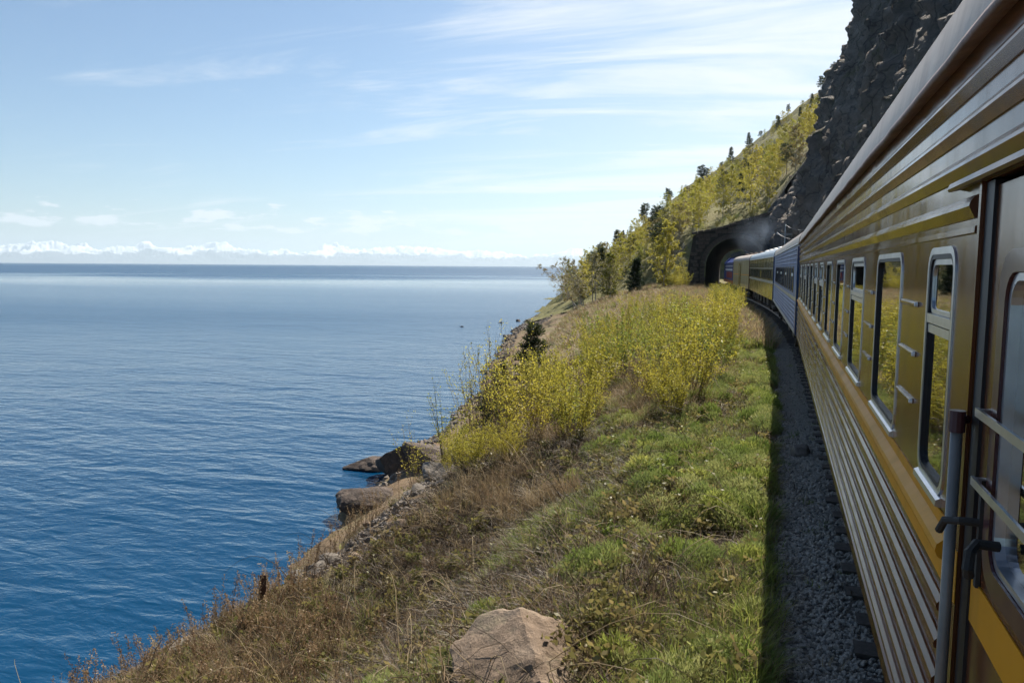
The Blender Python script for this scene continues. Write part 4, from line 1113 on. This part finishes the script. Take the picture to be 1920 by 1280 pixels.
# foreground russet grass at the lower left
x, y = area_pts(11000, 2.6, 9.8, lambda y: brow(y) - 1.2, lambda y: -3.2 + .0 * y, g1, 1.0)
k = (x < -3.4 - (y - 4.5) * .55 + g1.normal(0, .7, len(x)))
x, y = x[k], y[k]
RU = [tuft('t', 30, .30, .12, .0028, .7, M['russet'], 50), tuft('t', 26, .34, .10, .0026, .6, M['straw'], 51), tuft('t', 30, .22, .12, .003, .9, M['duff'], 52), stalk(53, .42, M['russet'], 5), tuft('t', 24, .25, .1, .003, .7, M['grass_green'], 54)]
put('dry_grass', RU, x, y, g1.uniform(.55, 1.2, len(x)), g1, .2, [.26, .22, .22, .06, .24])
# tall seed stalks along the brow against the water
x = np.concatenate([g1.normal(0, .35, 150)]); y = g1.uniform(4, 13.5, 150); x = brow(y) - .25 + x
put('seed_stalks', [stalk(60, .75, M['russet'], 5), stalk(61, .6, M['straw'], 6), stalk(62, .9, M['russet'], 3)], x, y, g1.uniform(.55, 1.05, 150), g1, .12)
# straw clumps at the foot of the shrubs and on to the tunnel
x, y = area_pts(4200, 12, 30, lambda y: brow(y) + .3, lambda y: balast(y) - .9, g1, 1.2)
k = (fbm(xyz(x * .8, y * .6, 2), 3, s=141) > .2) & (x > brow(y) + 1.5) & (x < np.interp(y, [12, 16, 22, 30], [-3.2, -1.6, -1.2, -1.5]))
x, y = x[k], y[k]
put('straw_clumps', [tuft('t', 44, .55, .16, .0032, .8, M['straw'], 70), tuft('t', 36, .42, .16, .003, 1.1, M['straw'], 71), tuft('t', 40, .5, .15, .003, .9, M['russet'], 72)], x, y, g1.uniform(.6, 1.25, len(x)), g1, .3, [.42, .33, .25])
x, y = area_pts(13000, 32, 114, lambda y: brow(y) - 4, balast, g1, 1.2)
dn = np.clip((balast(y) - x) / 10, 0, 1)
FG = [tuft('t', 40, .5, .28, .010, .8, M['straw'], 80), tuft('t', 40, .42, .28, .010, .9, M['russet'], 81), tuft('t', 40, .38, .26, .010, .8, M['grass_green'], 82), tuft('t', 30, .3, .3, .011, 1.1, M['duff'], 83)]
put('far_bank_grass', FG, x, y, g1.uniform(.8, 1.5, len(x)), g1, .25, [.36, .2, .26, .18])

# dead canes arching over the bank
def canes(seed, m, n=7, L_=.9):
    g = np.random.default_rng(seed); t = np.linspace(0, 1, 7); a = g.uniform(0, 6.28, n); l = L_ * g.uniform(.5, 1.2, n); hh = l * g.uniform(.15, .55, n)
    r_ = l[:, None] * t; z = hh[:, None] * np.sin(np.pi * np.minimum(t * g.uniform(.6, 1, n)[:, None], 1))
    P = np.stack([r_ * np.cos(a)[:, None] + g.normal(0, .08, n)[:, None], r_ * np.sin(a)[:, None] + g.normal(0, .08, n)[:, None], z], -1) + np.cumsum(g.normal(0, .012, (n, 7, 3)), 1)
    v, q = tubes(P, np.broadcast_to(np.linspace(.005, .002, 7), (n, 7)))
    return proto('c', mesh_np('c', v, [q], m))
x, y = area_pts(420, 4, 24, lambda y: brow(y) + .3, lambda y: bench(y) + 1.2, g1, 1.3)
put('dead_canes', [canes(90, M['straw']), canes(91, M['straw'], 4, 1.2), canes(92, M['russet'], 8, .8), canes(93, M['duff'], 9, .8)], x, y, g1.uniform(.5, 1.2, len(x)), g1, .2, [.25, .2, .25, .3])

# ballast stones and scree
def pebble(seed, m, f=1.0):
    bm = bmesh.new(); bmesh.ops.create_icosphere(bm, subdivisions=1, radius=1)
    g = np.random.default_rng(seed)
    for vtx in bm.verts: vtx.co *= float(g.uniform(.7, 1.15)); vtx.co.z *= .7
    me = bpy.data.meshes.new('p'); bm.to_mesh(me); bm.free(); me.materials.append(m)
    return proto('p', me)
g2 = np.random.default_rng(9)
x, y = area_pts(17000, 3.4, 34, lambda y: cx(y) - 2.05 + g2.normal(0, .06, len(y)), lambda y: cx(y) - 1.12, g2, 1.5)
bz = np.interp(x - cx(y), [-2.06, -1.95, -1.5, 0], [-.30, -.255, -.205, -.2])
scatter('ballast_stones', [pebble(i, M['ballaststone']) for i in range(5)], np.stack([x, y, bz + .006], 1), rots(len(x), g2, 1.0), g2.uniform(.012, .036, len(x)), g2.integers(0, 5, len(x)))
x, y = area_pts(12000, 9.8, 20, lambda y: brow(y) - 1.7, lambda y: brow(y) + 1.1, g2, 1.0)
k = np.abs(x - brow(y) + .3) < np.interp(y, [9.8, 11, 13, 16, 20], [.3, .8, 1.2, 1.2, .6])
x, y = x[k], y[k]
put('scree', [pebble(i + 9, M['pebble']) for i in range(5)], x, y, (.012 + .075 * g2.uniform(0, 1, len(x)) ** 3), g2, .8)
x, y = area_pts(5000, 95, 150, lambda y: np.interp(y, [95, 114, 150], [-35, -39.5, -47]), lambda y: np.interp(y, [95, 114, 150], [-29, -33, -41]), g2)
x2, y2 = area_pts(1300, 24, 95, lambda y: gidx(0)(y) - .6, lambda y: gidx(0)(y) + 1.6, g2)
x, y = np.concatenate([x, x2]), np.concatenate([y, y2])
put('shore_gravel', [pebble(i + 19, M['pebble']) for i in range(5)], x, y, g2.uniform(.04, .22, len(x)), g2, .8)

# ------------------------------------------------------------------ rocks
def rock_mesh(name, seed, dims, m, cuts=9, sub=4, rough=.10):
    bm = bmesh.new(); bmesh.ops.create_icosphere(bm, subdivisions=sub, radius=1)
    co = np.array([v_.co[:] for v_ in bm.verts]); g = np.random.default_rng(seed)
    for _ in range(cuts):
        nn = g.normal(size=3); nn /= np.linalg.norm(nn); d = g.uniform(.42, .8)
        e = co @ nn - d; k_ = e > 0; co[k_] -= np.outer(e[k_] * .94, nn)
    r_ = fbm(co * 2.2 + seed, 5, .55, s=seed) + .5 * np.minimum(0, fbm(co * 1.4 + seed * 2, 3, .5, s=seed + 3, ridged=True)); co *= (1 + rough * 1.6 * r_)[:, None]
    co *= np.array(dims)
    for v_, c_ in zip(bm.verts, co): v_.co = c_
    me = bpy.data.meshes.new(name); bm.to_mesh(me); bm.free(); me.materials.append(m)
    return me
def rock(name, label, seed, loc, dims, m, rot=(0, 0, 0), cat='rock', **k):
    return tag(ob(name, rock_mesh(name, seed, dims, m, **k), None, loc, rot), label, cat)
gz = lambda x, y: float(ground_z(x, y)[0])
rock('boulder', 'big pale brown boulder in the foreground grass at the bottom edge', 4, (-1.90, 5.55, -.40), (.76, .70, .52), M['boulder'], (.1, -.25, .6), cuts=12, sub=5)
rock('boulder', 'low pale stone touching the right side of the big foreground boulder', 6, (-1.24, 5.78, -.46), (.38, .44, .28), M['boulder'], (.05, .2, .2), cuts=14, sub=4)
rock('boulder', 'small brown stone lying in the green grass near the shadow edge', 14, (-.32, 6.75, -.30), (.13, .10, .09), M['greyrock'], sub=3)
rock('boulder', 'lone rounded stone in the gravel beside the train', 16, (.42, 13.8, -.16), (.22, .24, .17), M['pebble'], sub=3)
rock('rock_slab', 'flat sandy rock ledge at the brow above the water, lower left', 17, (-7.75, 8.3, -2.72), (.42, 1.3, .34), M['greyrock'], (0, .1, -.1), sub=4)
rock('shore_rock', 'flat brown rock lying alone in the water off the bank', 21, (-16.9, 29.6, -5.95), (1.25, .95, .45), M['shorerock'], (.1, .1, .4))
rock('shore_rock', 'tall dark rock standing at the water edge behind the low bank', 23, (-14.8, 28.6, -5.7), (1.25, 1.3, 1.15), M['shorerock'], (0, .2, .2), cuts=16)
rock('shore_rock', 'brown rock hanging over the water at the foot of the scree', 25, (-13.6, 24.0, -5.6), (1.45, 1.0, .62), M['shorerock'], (.1, .1, .9))
rock('rock_slab', 'grey slab of rock leaning out of the bank above the scree', 27, (-7.1, 15.9, -1.95), (.9, .7, .42), M['greyrock'], (.2, .25, .5), cuts=12)
rock('rock_slab', 'dark flat rock shelf behind the yellow bush by the water', 29, (-12.6, 27.0, -4.6), (1.7, 1.4, .7), M['shorerock'], (0, .1, .3))
for i, (x_, y_, s_) in enumerate(((-39.8, 118, .35), (-41.5, 114, .3), (-44.0, 104, .25), (-40.6, 120, .28))):
    tag(ob('shore_rock', rock_mesh('shore_rock', 40 + i, (s_ * 1.6, s_, s_), M['shorerock'], sub=3), None, (x_, y_, -6.05)), 'tiny dark stone showing above the water off the shingle point', 'rock', 'stones in the shallows off the point')
for i in range(26):
    y_ = 10.6 + 8.5 * rng.uniform() ** 1.1; x_ = float(brow(y_)) + rng.normal(-.25, .55); s_ = rng.uniform(.07, .24)
    tag(ob('scree_stone', rock_mesh('scree_stone', 60 + i, (s_ * 1.4, s_, s_ * .75), M['greyrock'] if i % 3 else M['boulder'], sub=2), None, (x_, y_, gz(x_, y_) + s_ * .15), (rng.uniform(-.4, .4), rng.uniform(-.4, .4), rng.uniform(0, 6))), 'loose angular stone on the scree of the lake bank', 'rock', 'larger loose stones on the scree')
# iron post on the brow
_pz = gz(-7.25, 9.35)
b = MB(); b.ext([(-.045, -.3), (.045, -.3), (.045, .42), (-.045, .42)], -.012, .012); b.ext([(-.012, -.3), (.012, -.3), (.012, .44), (-.012, .44)], .012, .075)
tag(b.build('iron_post', M['rust'], None, loc=(-7.2, 9.35, _pz + .16), rot=(.03, .02, .5)), 'short dark iron post at the brow above the water', 'post')

# ------------------------------------------------------------------ shrubs and trees
def shrub_meshes(seed, h, spread, nst, nleaf, lsize, lm, wm, base=.25, bare=.25, twigs=3):
    g = np.random.default_rng(seed); t = np.linspace(0, 1, 6)
    a = g.uniform(0, 2 * np.pi, nst); b = base * np.sqrt(g.uniform(0, 1, nst))
    hh = h * g.uniform(.55, 1.1, nst); sp = spread * g.uniform(.1, 1, nst)
    root = np.stack([b * np.cos(a), b * np.sin(a)], 1); dr_ = np.stack([np.cos(a), np.sin(a)], 1)
    XY = root[:, None] + dr_[:, None] * (sp[:, None] * t ** 1.25)[..., None] + np.cumsum(g.normal(0, .012 * h, (nst, 6, 2)), 1)
    P = np.concatenate([XY, (hh[:, None] * t - .05)[..., None]], -1)
    parts = [tubes(P, np.broadcast_to(np.linspace(.008, .002, 6) * max(.7, h / 2), (nst, 6)))]
    nt_ = nst * twigs; w = g.integers(0, nst, nt_); i0 = g.integers(2, 5, nt_)
    S0 = P[w, i0]; dv = g.normal(size=(nt_, 3)); dv[:, 2] = np.abs(dv[:, 2]) + .6; dv /= np.linalg.norm(dv, axis=1, keepdims=True)
    ln = (h * g.uniform(.12, .28, nt_))[:, None]
    T = np.stack([S0, S0 + dv * ln * .5, S0 + dv * ln + np.array([0, 0, .03 * h])], 1)
    parts.append(tubes(T, np.broadcast_to(np.array([.003, .0022, .0012]) * max(.7, h / 2), (nt_, 3))))
    V, F = join(parts); wood = mesh_np('stems', V, F, wm)
    nl1 = nleaf // 2; ww = g.integers(0, nst, nl1); tt = bare + (1 - bare) * g.uniform(0, 1, nl1) ** .8
    i = np.clip((tt * 5).astype(int), 0, 4); fr = (tt * 5 - i)[:, None]
    Q1 = P[ww, i] * (1 - fr) + P[ww, i + 1] * fr
    nl2 = nleaf - nl1; w2 = g.integers(0, nt_, nl2); f2 = g.uniform(0, 1, nl2)[:, None]
    Q2 = T[w2, 0] * (1 - f2) + T[w2, 2] * f2
    Q = np.concatenate([Q1, Q2]) + g.normal(0, .02 * h ** .5, (nleaf, 3))
    v, q = leaves(Q, lsize, g, .5, .62)
    return wood, mesh_np('foliage', v, [q], lm)
def plant(name, meshes, x, y, s, rz, label, cat='shrub', group=None, parts=('stems', 'foliage'), z=None, tilt=(0, 0)):
    o = empty(name, (x, y, (gz(x, y) if z is None else z)), 0, s); o.rotation_euler = (tilt[0], tilt[1], rz)
    for p, me in zip(parts, meshes): ob(p, me, o)
    return tag(o, label, cat, group)
gs = np.random.default_rng(77)
YS = [shrub_meshes(100 + i, 1.95, .95, 28, 3600, .050, M['leaf_yel'], M['twig'], .3, .22) for i in range(4)]
YS += [shrub_meshes(105 + i, 2.1, .7, 24, 2300, .05, M['leaf_grn'], M['twig'], .3, .3) for i in range(2)]
YS += [shrub_meshes(108, 2.0, .8, 24, 500, .05, M['leaf_dull'], M['twig'], .3, .3, 5)]
spots = []
# the thicket on the bank: nearer edge on a line from the brow to the shadow edge
while len(spots) < 58:
    y_ = 15.5 + 27 * gs.uniform() ** 1.3; lo_, hi_ = float(np.interp(y_, [15.5, 18, 25, 42], [-5.0, -6.2, -7.8, -9.5])), float(np.interp(y_, [15.5, 18, 20, 28, 42], [-3.0, -1.6, -1.1, -1.5, -2.3]))
    x_ = lo_ + (hi_ - lo_) * gs.uniform()
    if all((x_ - a) ** 2 + (y_ - b) ** 2 > .9 for a, b in spots): spots.append((x_, y_))
for x_, y_ in spots:
    k_ = int(gs.choice(7, p=[.19, .19, .19, .17, .09, .09, .08]))
    plant('leafy_shrub', YS[k_], x_, y_, gs.uniform(.6, 1.2), gs.uniform(0, 6.28), ('bright yellow leafy bush in the thicket on the bank', 'greener bush among the yellow ones of the bank thicket', 'nearly bare twiggy bush among the leafy ones of the bank thicket')[(k_ > 3) + (k_ > 5)], 'shrub', ('yellow bushes of the bank thicket', 'green bushes of the bank thicket', 'bare bushes of the bank thicket')[(k_ > 3) + (k_ > 5)])
for i, (x_, y_, s_) in enumerate(((-6.15, 14.9, .5), (-6.7, 15.5, .45), (-5.6, 15.4, .48), (-6.3, 16.2, .5), (-5.1, 14.6, .42), (-7.1, 16.6, .42))):
    plant('yellow_bush', YS[i % 4], x_, y_, s_ * 1.1, i * 1.1, 'low bright yellow bush at the top of the scree', 'shrub', 'low yellow bushes above the scree')
for i in range(16):
    y_ = 44 + i * 2.2; x_ = float(cx(y_)) - gs.uniform(3.0, 4.6)
    plant('leafy_shrub', YS[i % 5], x_, y_, gs.uniform(.75, 1.05), i * .9, 'yellow-green shrub lining the ballast on the bend', 'shrub', 'shrubs along the ballast on the bend')
for i in range(9):
    y_ = 100 + i * 1.3; x_ = float(np.interp(i, [0, 8], [-11.5, -14.5])) + gs.uniform(-1, 1)
    plant('leafy_shrub', YS[i % 5], x_, y_, gs.uniform(.9, 1.4), i * .9, 'bright shrub at the left foot of the tunnel mouth', 'shrub', 'shrubs at the foot of the tunnel mouth')
SP = [shrub_meshes(130 + i, 2.6, .85, 12, 520, .05, M['leaf_birch'], M['twig'], .2, .25, 4) for i in range(3)]
for i, (x_, y_, s_) in enumerate(((-8.0, 18.0, .9), (-7.5, 18.8, 1.05), (-7.0, 19.3, 1.15), (-8.5, 17.2, .75), (-6.7, 18.3, 1.0), (-8.1, 19.9, 1.0), (-7.3, 20.6, 1.1))):
    plant('young_willow', SP[i % 3], x_, y_, s_, i * 1.9, 'thin nearly bare sapling with tiny leaves, rising against the lake', 'sapling', 'thin saplings against the lake')

def tree_meshes(seed, h, lm, wm, nb=28, nleaf=2600, lsize=.16, crown0=.2, width=.3, droop=.35, trunkr=.012, bend=.05, lean=(0, 0), jit=.16, stems=1):
    g = np.random.default_rng(seed); tp, lf = [], []; m = 9
    for s_ in range(stems):
        t = np.linspace(0, 1, m); off = g.normal(0, .03 * h, 2) if stems > 1 else np.zeros(2)
        ln_ = np.array(lean) + (g.normal(0, .18, 2) if stems > 1 else 0)
        H = h * (g.uniform(.75, 1) if stems > 1 else 1)
        TR = np.stack([off[0] * min(1, 1) + ln_[0] * H * t ** 1.3 + np.cumsum(g.normal(0, bend * H / m, m)), off[1] + ln_[1] * H * t ** 1.3 + np.cumsum(g.normal(0, bend * H / m, m)), H * t - .2], 1)
        tp.append(tubes(TR[None], (trunkr * H * (1 - .88 * t))[None], 6))
        n = nb; tb = crown0 + (.98 - crown0) * (np.arange(n) + g.uniform(0, 1, n)) / n
        i = np.clip((tb * (m - 1)).astype(int), 0, m - 2); fr = (tb * (m - 1) - i)[:, None]
        B0 = TR[i] * (1 - fr) + TR[i + 1] * fr
        az_ = np.arange(n) * 2.399 + g.uniform(0, .8, n)
        shape = np.sin(np.pi * np.clip((tb - crown0) / (1.05 - crown0), 0, 1) ** .62) ** .8 + .12
        L_ = width * H * shape * g.uniform(.65, 1.15, n); el = g.uniform(.35, .95, n)
        q = np.linspace(0, 1, 5)
        out_ = L_[:, None] * np.cos(el)[:, None] * q; up_ = L_[:, None] * np.sin(el)[:, None] * q - droop * L_[:, None] * q ** 2.4
        BR = np.stack([B0[:, 0:1] + out_ * np.cos(az_)[:, None], B0[:, 1:2] + out_ * np.sin(az_)[:, None], B0[:, 2:3] + up_], -1) + np.cumsum(g.normal(0, .02, (n, 5, 3)), 1) * L_[:, None, None]
        tp.append(tubes(BR, np.linspace(.0045, .0012, 5)[None] * H * (1 - .6 * tb)[:, None], 3))
        nt_ = n * 6; w = g.integers(0, n, nt_); jx = g.integers(1, 5, nt_); S0 = BR[w, jx]
        dv = g.normal(size=(nt_, 3)); dv[:, 2] -= droop * 1.4; dv /= np.linalg.norm(dv, axis=1, keepdims=True)
        tl = (L_[w] * g.uniform(.15, .42, nt_))[:, None]
        TW = np.stack([S0, S0 + dv * tl * .5, S0 + dv * tl - np.array([0, 0, 1]) * tl * droop * .4], 1)
        tp.append(tubes(TW, np.broadcast_to(np.array([.0015, .001, .0006]) * H, (nt_, 3)), 3))
        nl = nleaf // stems; w2 = g.integers(0, nt_, nl); f2 = g.uniform(0.1, 1.05, nl)[:, None]
        Q = TW[w2, 0] * (1 - f2) + TW[w2, 2] * f2 + g.normal(0, jit, (nl, 3)) * lsize * 2
        lf.append(leaves(Q, lsize, g, -.1, .6))
    V, F = join(tp); V2, F2 = join(lf)
    return mesh_np('trunk', V, F, wm), mesh_np('crown', V2, F2, lm)
def pine_meshes(seed, h, nb=60, w=.2, flat=False, crown0=.15, ntuft=9, tl=.09):
    g = np.random.default_rng(seed); m = 7; t = np.linspace(0, 1, m)
    TR = np.stack([np.cumsum(g.normal(0, .012 * h, m)), np.cumsum(g.normal(0, .012 * h, m)), h * t - .2], 1)
    tp = [tubes(TR[None], (.014 * h * (1 - .9 * t))[None], 6)]
    tb = crown0 + (.985 - crown0) * (np.arange(nb) + g.uniform(0, 1, nb)) / nb
    i = np.clip((tb * (m - 1)).astype(int), 0, m - 2); fr = (tb * (m - 1) - i)[:, None]
    B0 = TR[i] * (1 - fr) + TR[i + 1] * fr; az_ = np.arange(nb) * 2.399 + g.uniform(0, 1, nb)
    L_ = w * h * ((1 - tb) ** (.35 if flat else .8) + .12) * g.uniform(.5, 1.2, nb); el = g.uniform(-.05, .45, nb)
    q = np.linspace(0, 1, 4)
    BR = np.stack([B0[:, 0:1] + L_[:, None] * np.cos(el)[:, None] * q * np.cos(az_)[:, None], B0[:, 1:2] + L_[:, None] * np.cos(el)[:, None] * q * np.sin(az_)[:, None], B0[:, 2:3] + L_[:, None] * (np.sin(el)[:, None] * q + .12 * q ** 2)], -1)
    tp.append(tubes(BR, np.linspace(.005, .0015, 4)[None] * h * (1 - .6 * tb)[:, None], 3))
    n = nb * ntuft * 12; wv_ = g.integers(0, nb, n); f2 = (.25 + .8 * g.uniform(0, 1, n) ** .7)
    j = np.clip((f2 * 3).astype(int), 0, 2); fq = (f2 * 3 - j)[:, None]
    Q = BR[wv_, j] * (1 - fq) + BR[wv_, j + 1] * fq + g.normal(0, .02 * h, (n, 3)) * np.array([1, 1, .55])
    d = BR[wv_, 3] - BR[wv_, 0]; d /= np.linalg.norm(d, axis=1, keepdims=True) + 1e-9
    V, F = join(tp); v2, q2 = leaves(Q, tl * h ** .5, g, .45, .22, d * .7)
    return mesh_np('trunk', V, F, M['bark']), mesh_np('crown', v2, [q2], M['needle'])
TP = ('trunk', 'crown')
# single trees on the near bank
plant('young_pine', pine_meshes(200, 3.6, 70, .28, False, .05, 7, .10), -8.5, 26.8, .86, .3, 'dark young pine behind the thicket, its tip against the lake', 'pine', parts=TP)
plant('young_pine', pine_meshes(201, 2.6, 60, .34, False, .05, 7, .10), -9.4, 26.0, .85, 2.1, 'lower dark pine leaning out beside the taller young pine', 'pine', parts=TP, tilt=(0, -.15))
plant('young_pine', pine_meshes(202, 2.2, 50, .36, False, .05, 7, .10), -8.9, 23.6, .8, 1.1, 'small dark pine at the water side of the thicket', 'pine', parts=TP)
plant('spruce', pine_meshes(203, 4.6, 80, .24, False, .04, 10, .12), -17.3, 97, 1.0, .3, 'dark spruce standing left of the big yellow birch', 'spruce', parts=TP)
plant('birch_tree', tree_meshes(210, 9.2, M['leaf_yel'], M['birchbark'], 42, 7500, .20, .06, .27, .35), -14.4, 103, 1.0, .4, 'large round yellow-green birch left of the tunnel mouth', 'birch', parts=TP)
SB = [tree_meshes(220 + i, 8.0, M['leaf_dull'], M['birchbark'], 24, 2600, .15, .25, .28, .55, .012, .10, ((-.30, 0), (.12, 0), (-.62, .1), (.0, 0))[i], stems=2) for i in range(4)]
for i, (x_, y_, s_, k_, lb) in enumerate(((-23.4, 101, 1.12, 1, 'tallest thin-leaved birch on the shore point, against the far mountains'),
                                     (-25.6, 100, .85, 2, 'birch leaning far out over the water from the shore point'),
                                     (-23.6, 96, .95, 0, 'bent birch with pale trunk leaning left over the shore slope'),
                                     (-22.0, 103, 1.0, 3, 'upright sparse birch behind the leaning ones on the shore point'),
                                     (-27.0, 108, .9, 0, 'far sparse birch at the tip of the shore point'))):
    plant('birch_tree', SB[k_], x_, y_, s_, (0, .2, 0, 1.0, .3)[i], lb, 'birch', parts=TP)
OB = tree_meshes(230, 6.5, M['leaf_yel'], M['birchbark'], 30, 3200, .18, .1, .28, .35)
plant('birch_tree', OB, -21.2, 101, 1.0, .9, 'orange-yellow birch on the shore slope beside the bare ones', 'birch', parts=TP)

# wood on the hill
HB = [tree_meshes(300 + i, 9.5, (M['leaf_birch'], M['leaf_yel'], M['leaf_birch'], M['leaf_dull'])[i % 4], M['birchbark'], 34, 9000, .14, .14, .30, .4, .009) for i in range(6)]
HP = [pine_meshes(320 + i, 9.0, 44, (.24, .2, .28)[i], i != 1, (.35, .2, .45)[i], 5, .17) for i in range(3)]
gh = np.random.default_rng(5)
placed = []
def hill_tree(x_, y_, me, s_, label, cat, group, name):
    plant(name, me, x_, y_, s_, gh.uniform(0, 6.28), label, cat, group, TP, hill_z(x_, y_) - .1)
n_b = n_p = 0
tries = 0
while n_b < 235 and tries < 20000:
    tries += 1
    y_ = 116 + 170 * gh.uniform() ** 1.25
    if 181 < y_ < 226: 
        if gh.uniform() < .8: continue
    X_, Z_ = hpoly(y_)
    u = gh.uniform(1.7, 8.2)
    x_ = float(np.interp(u, range(11), X_))
    zt = float(np.interp(u, range(11), Z_))
    if y_ < 135 and x_ > 4.5: continue
    if 181 < y_ < 248 and -20 < x_ < -2: continue
    # keep the bare turf shoulder open
    if y_ > 235 and u < 4.3 + 1.2 * math.sin(y_): continue
    if any((x_ - a) ** 2 + (y_ - b) ** 2 < 7.5 for a, b in placed): continue
    placed.append((x_, y_)); n_b += 1
    kk = gh.uniform()
    if u > 6.2 and kk < .35 or kk < .07: hill_tree(x_, y_, HP[gh.integers(0, 3)], gh.uniform(.55, .95) * float(np.interp(y_, [120, 180, 290], [.8, .75, .5])), 'dark pine among the birches of the hillside wood', 'pine', 'pines in the hillside wood', 'pine_tree')
    else: hill_tree(x_, y_, HB[gh.integers(0, 6)], gh.uniform(.6, 1.0) * float(np.interp(y_, [120, 180, 290], [.8, .72, .45])), 'yellow-green birch in the hillside wood above the tunnel', 'birch', 'birches of the hillside wood', 'birch_tree')
for i in range(70):                                   # wood right above the portal, up to the cliff edge
    y_ = gh.uniform(119, 178); x_ = gh.uniform(-9, 3) + (y_ - 119) * .22
    if any((x_ - a) ** 2 + (y_ - b) ** 2 < 4.5 for a, b in placed): continue
    placed.append((x_, y_))
    hill_tree(x_, y_, HB[gh.integers(0, 6)], gh.uniform(.42, .7), 'yellow-green birch in the hillside wood above the tunnel', 'birch', 'birches of the hillside wood', 'birch_tree')
for i in range(34):
    y_ = 286 + gh.uniform(-8, 6); u = 2.6 + 6.0 * gh.uniform()
    X_, Z_ = hpoly(y_); x_ = float(np.interp(u, range(11), X_))
    hill_tree(x_, y_, HB[gh.integers(0, 6)], gh.uniform(.22, .5), 'low bushy birch on the upper edge of the hill', 'birch', 'low birches along the hill edge', 'birch_tree')
for i in range(26):
    y_ = 289 + gh.uniform(-6, 6); u = 3.0 + 5.8 * min(1, max(0, round(i / 26 * 7) / 7 + gh.normal(0, .045)))
    X_, Z_ = hpoly(y_); x_ = float(np.interp(u, range(11), X_))
    hill_tree(x_, y_, HP[gh.integers(0, 3)], gh.uniform(.28, .85), 'small dark pine standing on the skyline of the hill', 'pine', 'pines along the skyline', 'pine_tree')
for i in range(30):                                   # low wood between portal and shore point
    y_ = gh.uniform(116, 165); X_, Z_ = hpoly(y_); u = gh.uniform(1.35, 3.6); x_ = float(np.interp(u, range(11), X_))
    hill_tree(x_, y_, HB[gh.integers(0, 6)] if gh.uniform() < .8 else HP[gh.integers(0, 3)], gh.uniform(.45, .75), 'small tree in the low wood left of the tunnel', 'tree', 'trees of the low wood left of the tunnel', 'broadleaf_tree')

for i in range(11):                                   # brush on the turf over the portal
    lx = -5.6 + i * .95 + gs.uniform(-.3, .3); a_ = R(5)
    wx_, wy_ = PX + lx * math.cos(a_) - 1.2 * math.sin(a_), PYY + lx * math.sin(a_) + 1.2 + gs.uniform(0, 1.5)
    plant('leafy_shrub', YS[(0, 4, 6, 2, 5)[i % 5]], wx_, wy_, gs.uniform(.45, .9), i * 1.3, 'small shrub on the turf along the top of the tunnel mouth', 'shrub', 'shrubs on top of the tunnel mouth', z=float(np.interp(wx_, *hpoly(wy_))) - .15)
# ------------------------------------------------------------------ telegraph poles beside the train
def pole(x_, y_, h_, label):
    o = empty('utility_pole', (x_, y_, -.4)); tag(o, label, 'pole')
    b = MB(); b.tube([(0, 0, 0), (0, 0, h_)], [.12, .08], 8); b.build('post', M['steel'], o)
    b = MB(); b.box((-.9, -.05, h_ - .95), (.9, .05, h_ - .85)); b.build('crossarm', M['steel'], o)
    ins_ = MB(); ins_.tube([(0, 0, 0), (0, 0, .10), (0, 0, .12), (0, 0, .22)], [.07, .09, .05, .07], 8); im = ins_.mesh('insulator', M['white'])
    for xx, zz_ in ((-.85, h_ - .85), (.85, h_ - .85), (0, h_)): ob('insulator', im, o, (xx, 0, zz_))
    return [(x_ + xx, y_, -.4 + z_ + .15) for xx, z_ in ((-.85, h_ - .85), (.85, h_ - .85), (0, h_))]
pa = pole(.4, 92, 8.0, 'thin telegraph pole with white insulators behind the train, nearer the tunnel')
pb_ = pole(4.2, 58, 7.6, 'telegraph pole half hidden behind the roof of the brown coach')
for i, (a, b_) in enumerate(zip(pa, pb_)):
    pts = [Vector(a).lerp(Vector(b_), t) - Vector((0, 0, 1.1 * 4 * t * (1 - t))) for t in np.linspace(0, 1, 13)]
    m_ = MB(); m_.tube(pts, .014, 4)
    tag(m_.build('wire', M['steel']), ('left', 'right', 'top')[i] + ' sagging wire between the two telegraph poles', 'wire')

# ------------------------------------------------------------------ exhaust smoke at the tunnel mouth
def make_smoke():
    bm = bmesh.new(); bmesh.ops.create_icosphere(bm, subdivisions=3, radius=1)
    for v_ in bm.verts: v_.co = Vector((v_.co.x * 4.6, v_.co.y * 5.0, v_.co.z * 3.2)) * (1 + .15 * math.sin(v_.co.x * 5 + v_.co.z * 4))
    me = bpy.data.meshes.new('smoke'); bm.to_mesh(me); bm.free()
    m = bpy.data.materials.new('blue_exhaust_smoke'); m.use_nodes = True; t = m.node_tree; t.nodes.clear()
    v = t.nodes.new('ShaderNodeVolumePrincipled'); o = t.nodes.new('ShaderNodeOutputMaterial')
    v.inputs['Color'].default_value = (.45, .56, .72, 1)
    f = tex_noise(t, .45, 4, .6)
    tcn = t.nodes.new('ShaderNodeTexCoord'); ln = t.nodes.new('ShaderNodeVectorMath'); ln.operation = 'LENGTH'
    mp = t.nodes.new('ShaderNodeMapping'); mp.inputs['Scale'].default_value = (1 / 4.6, 1 / 5.0, 1 / 3.2)
    t.links.new(tcn.outputs['Object'], mp.inputs[0]); t.links.new(mp.outputs[0], ln.inputs[0])
    fall = ramp(t, ln.outputs['Value'], [(0.1, (1, 1, 1)), (.95, (0, 0, 0))])
    q = mixc(t, 1.0, ramp(t, f, [(.38, (0, 0, 0)), (.75, (.22, .22, .22))]), fall, 'MULTIPLY')
    t.links.new(q, v.inputs['Density']); t.links.new(v.outputs[0], o.inputs['Volume'])
    me.materials.append(m)
    tag(ob('smoke', me, None, (-2.2, 104.5, 7.0)), kind='stuff')
make_smoke()
S.cycles.volume_step_rate = 10.0
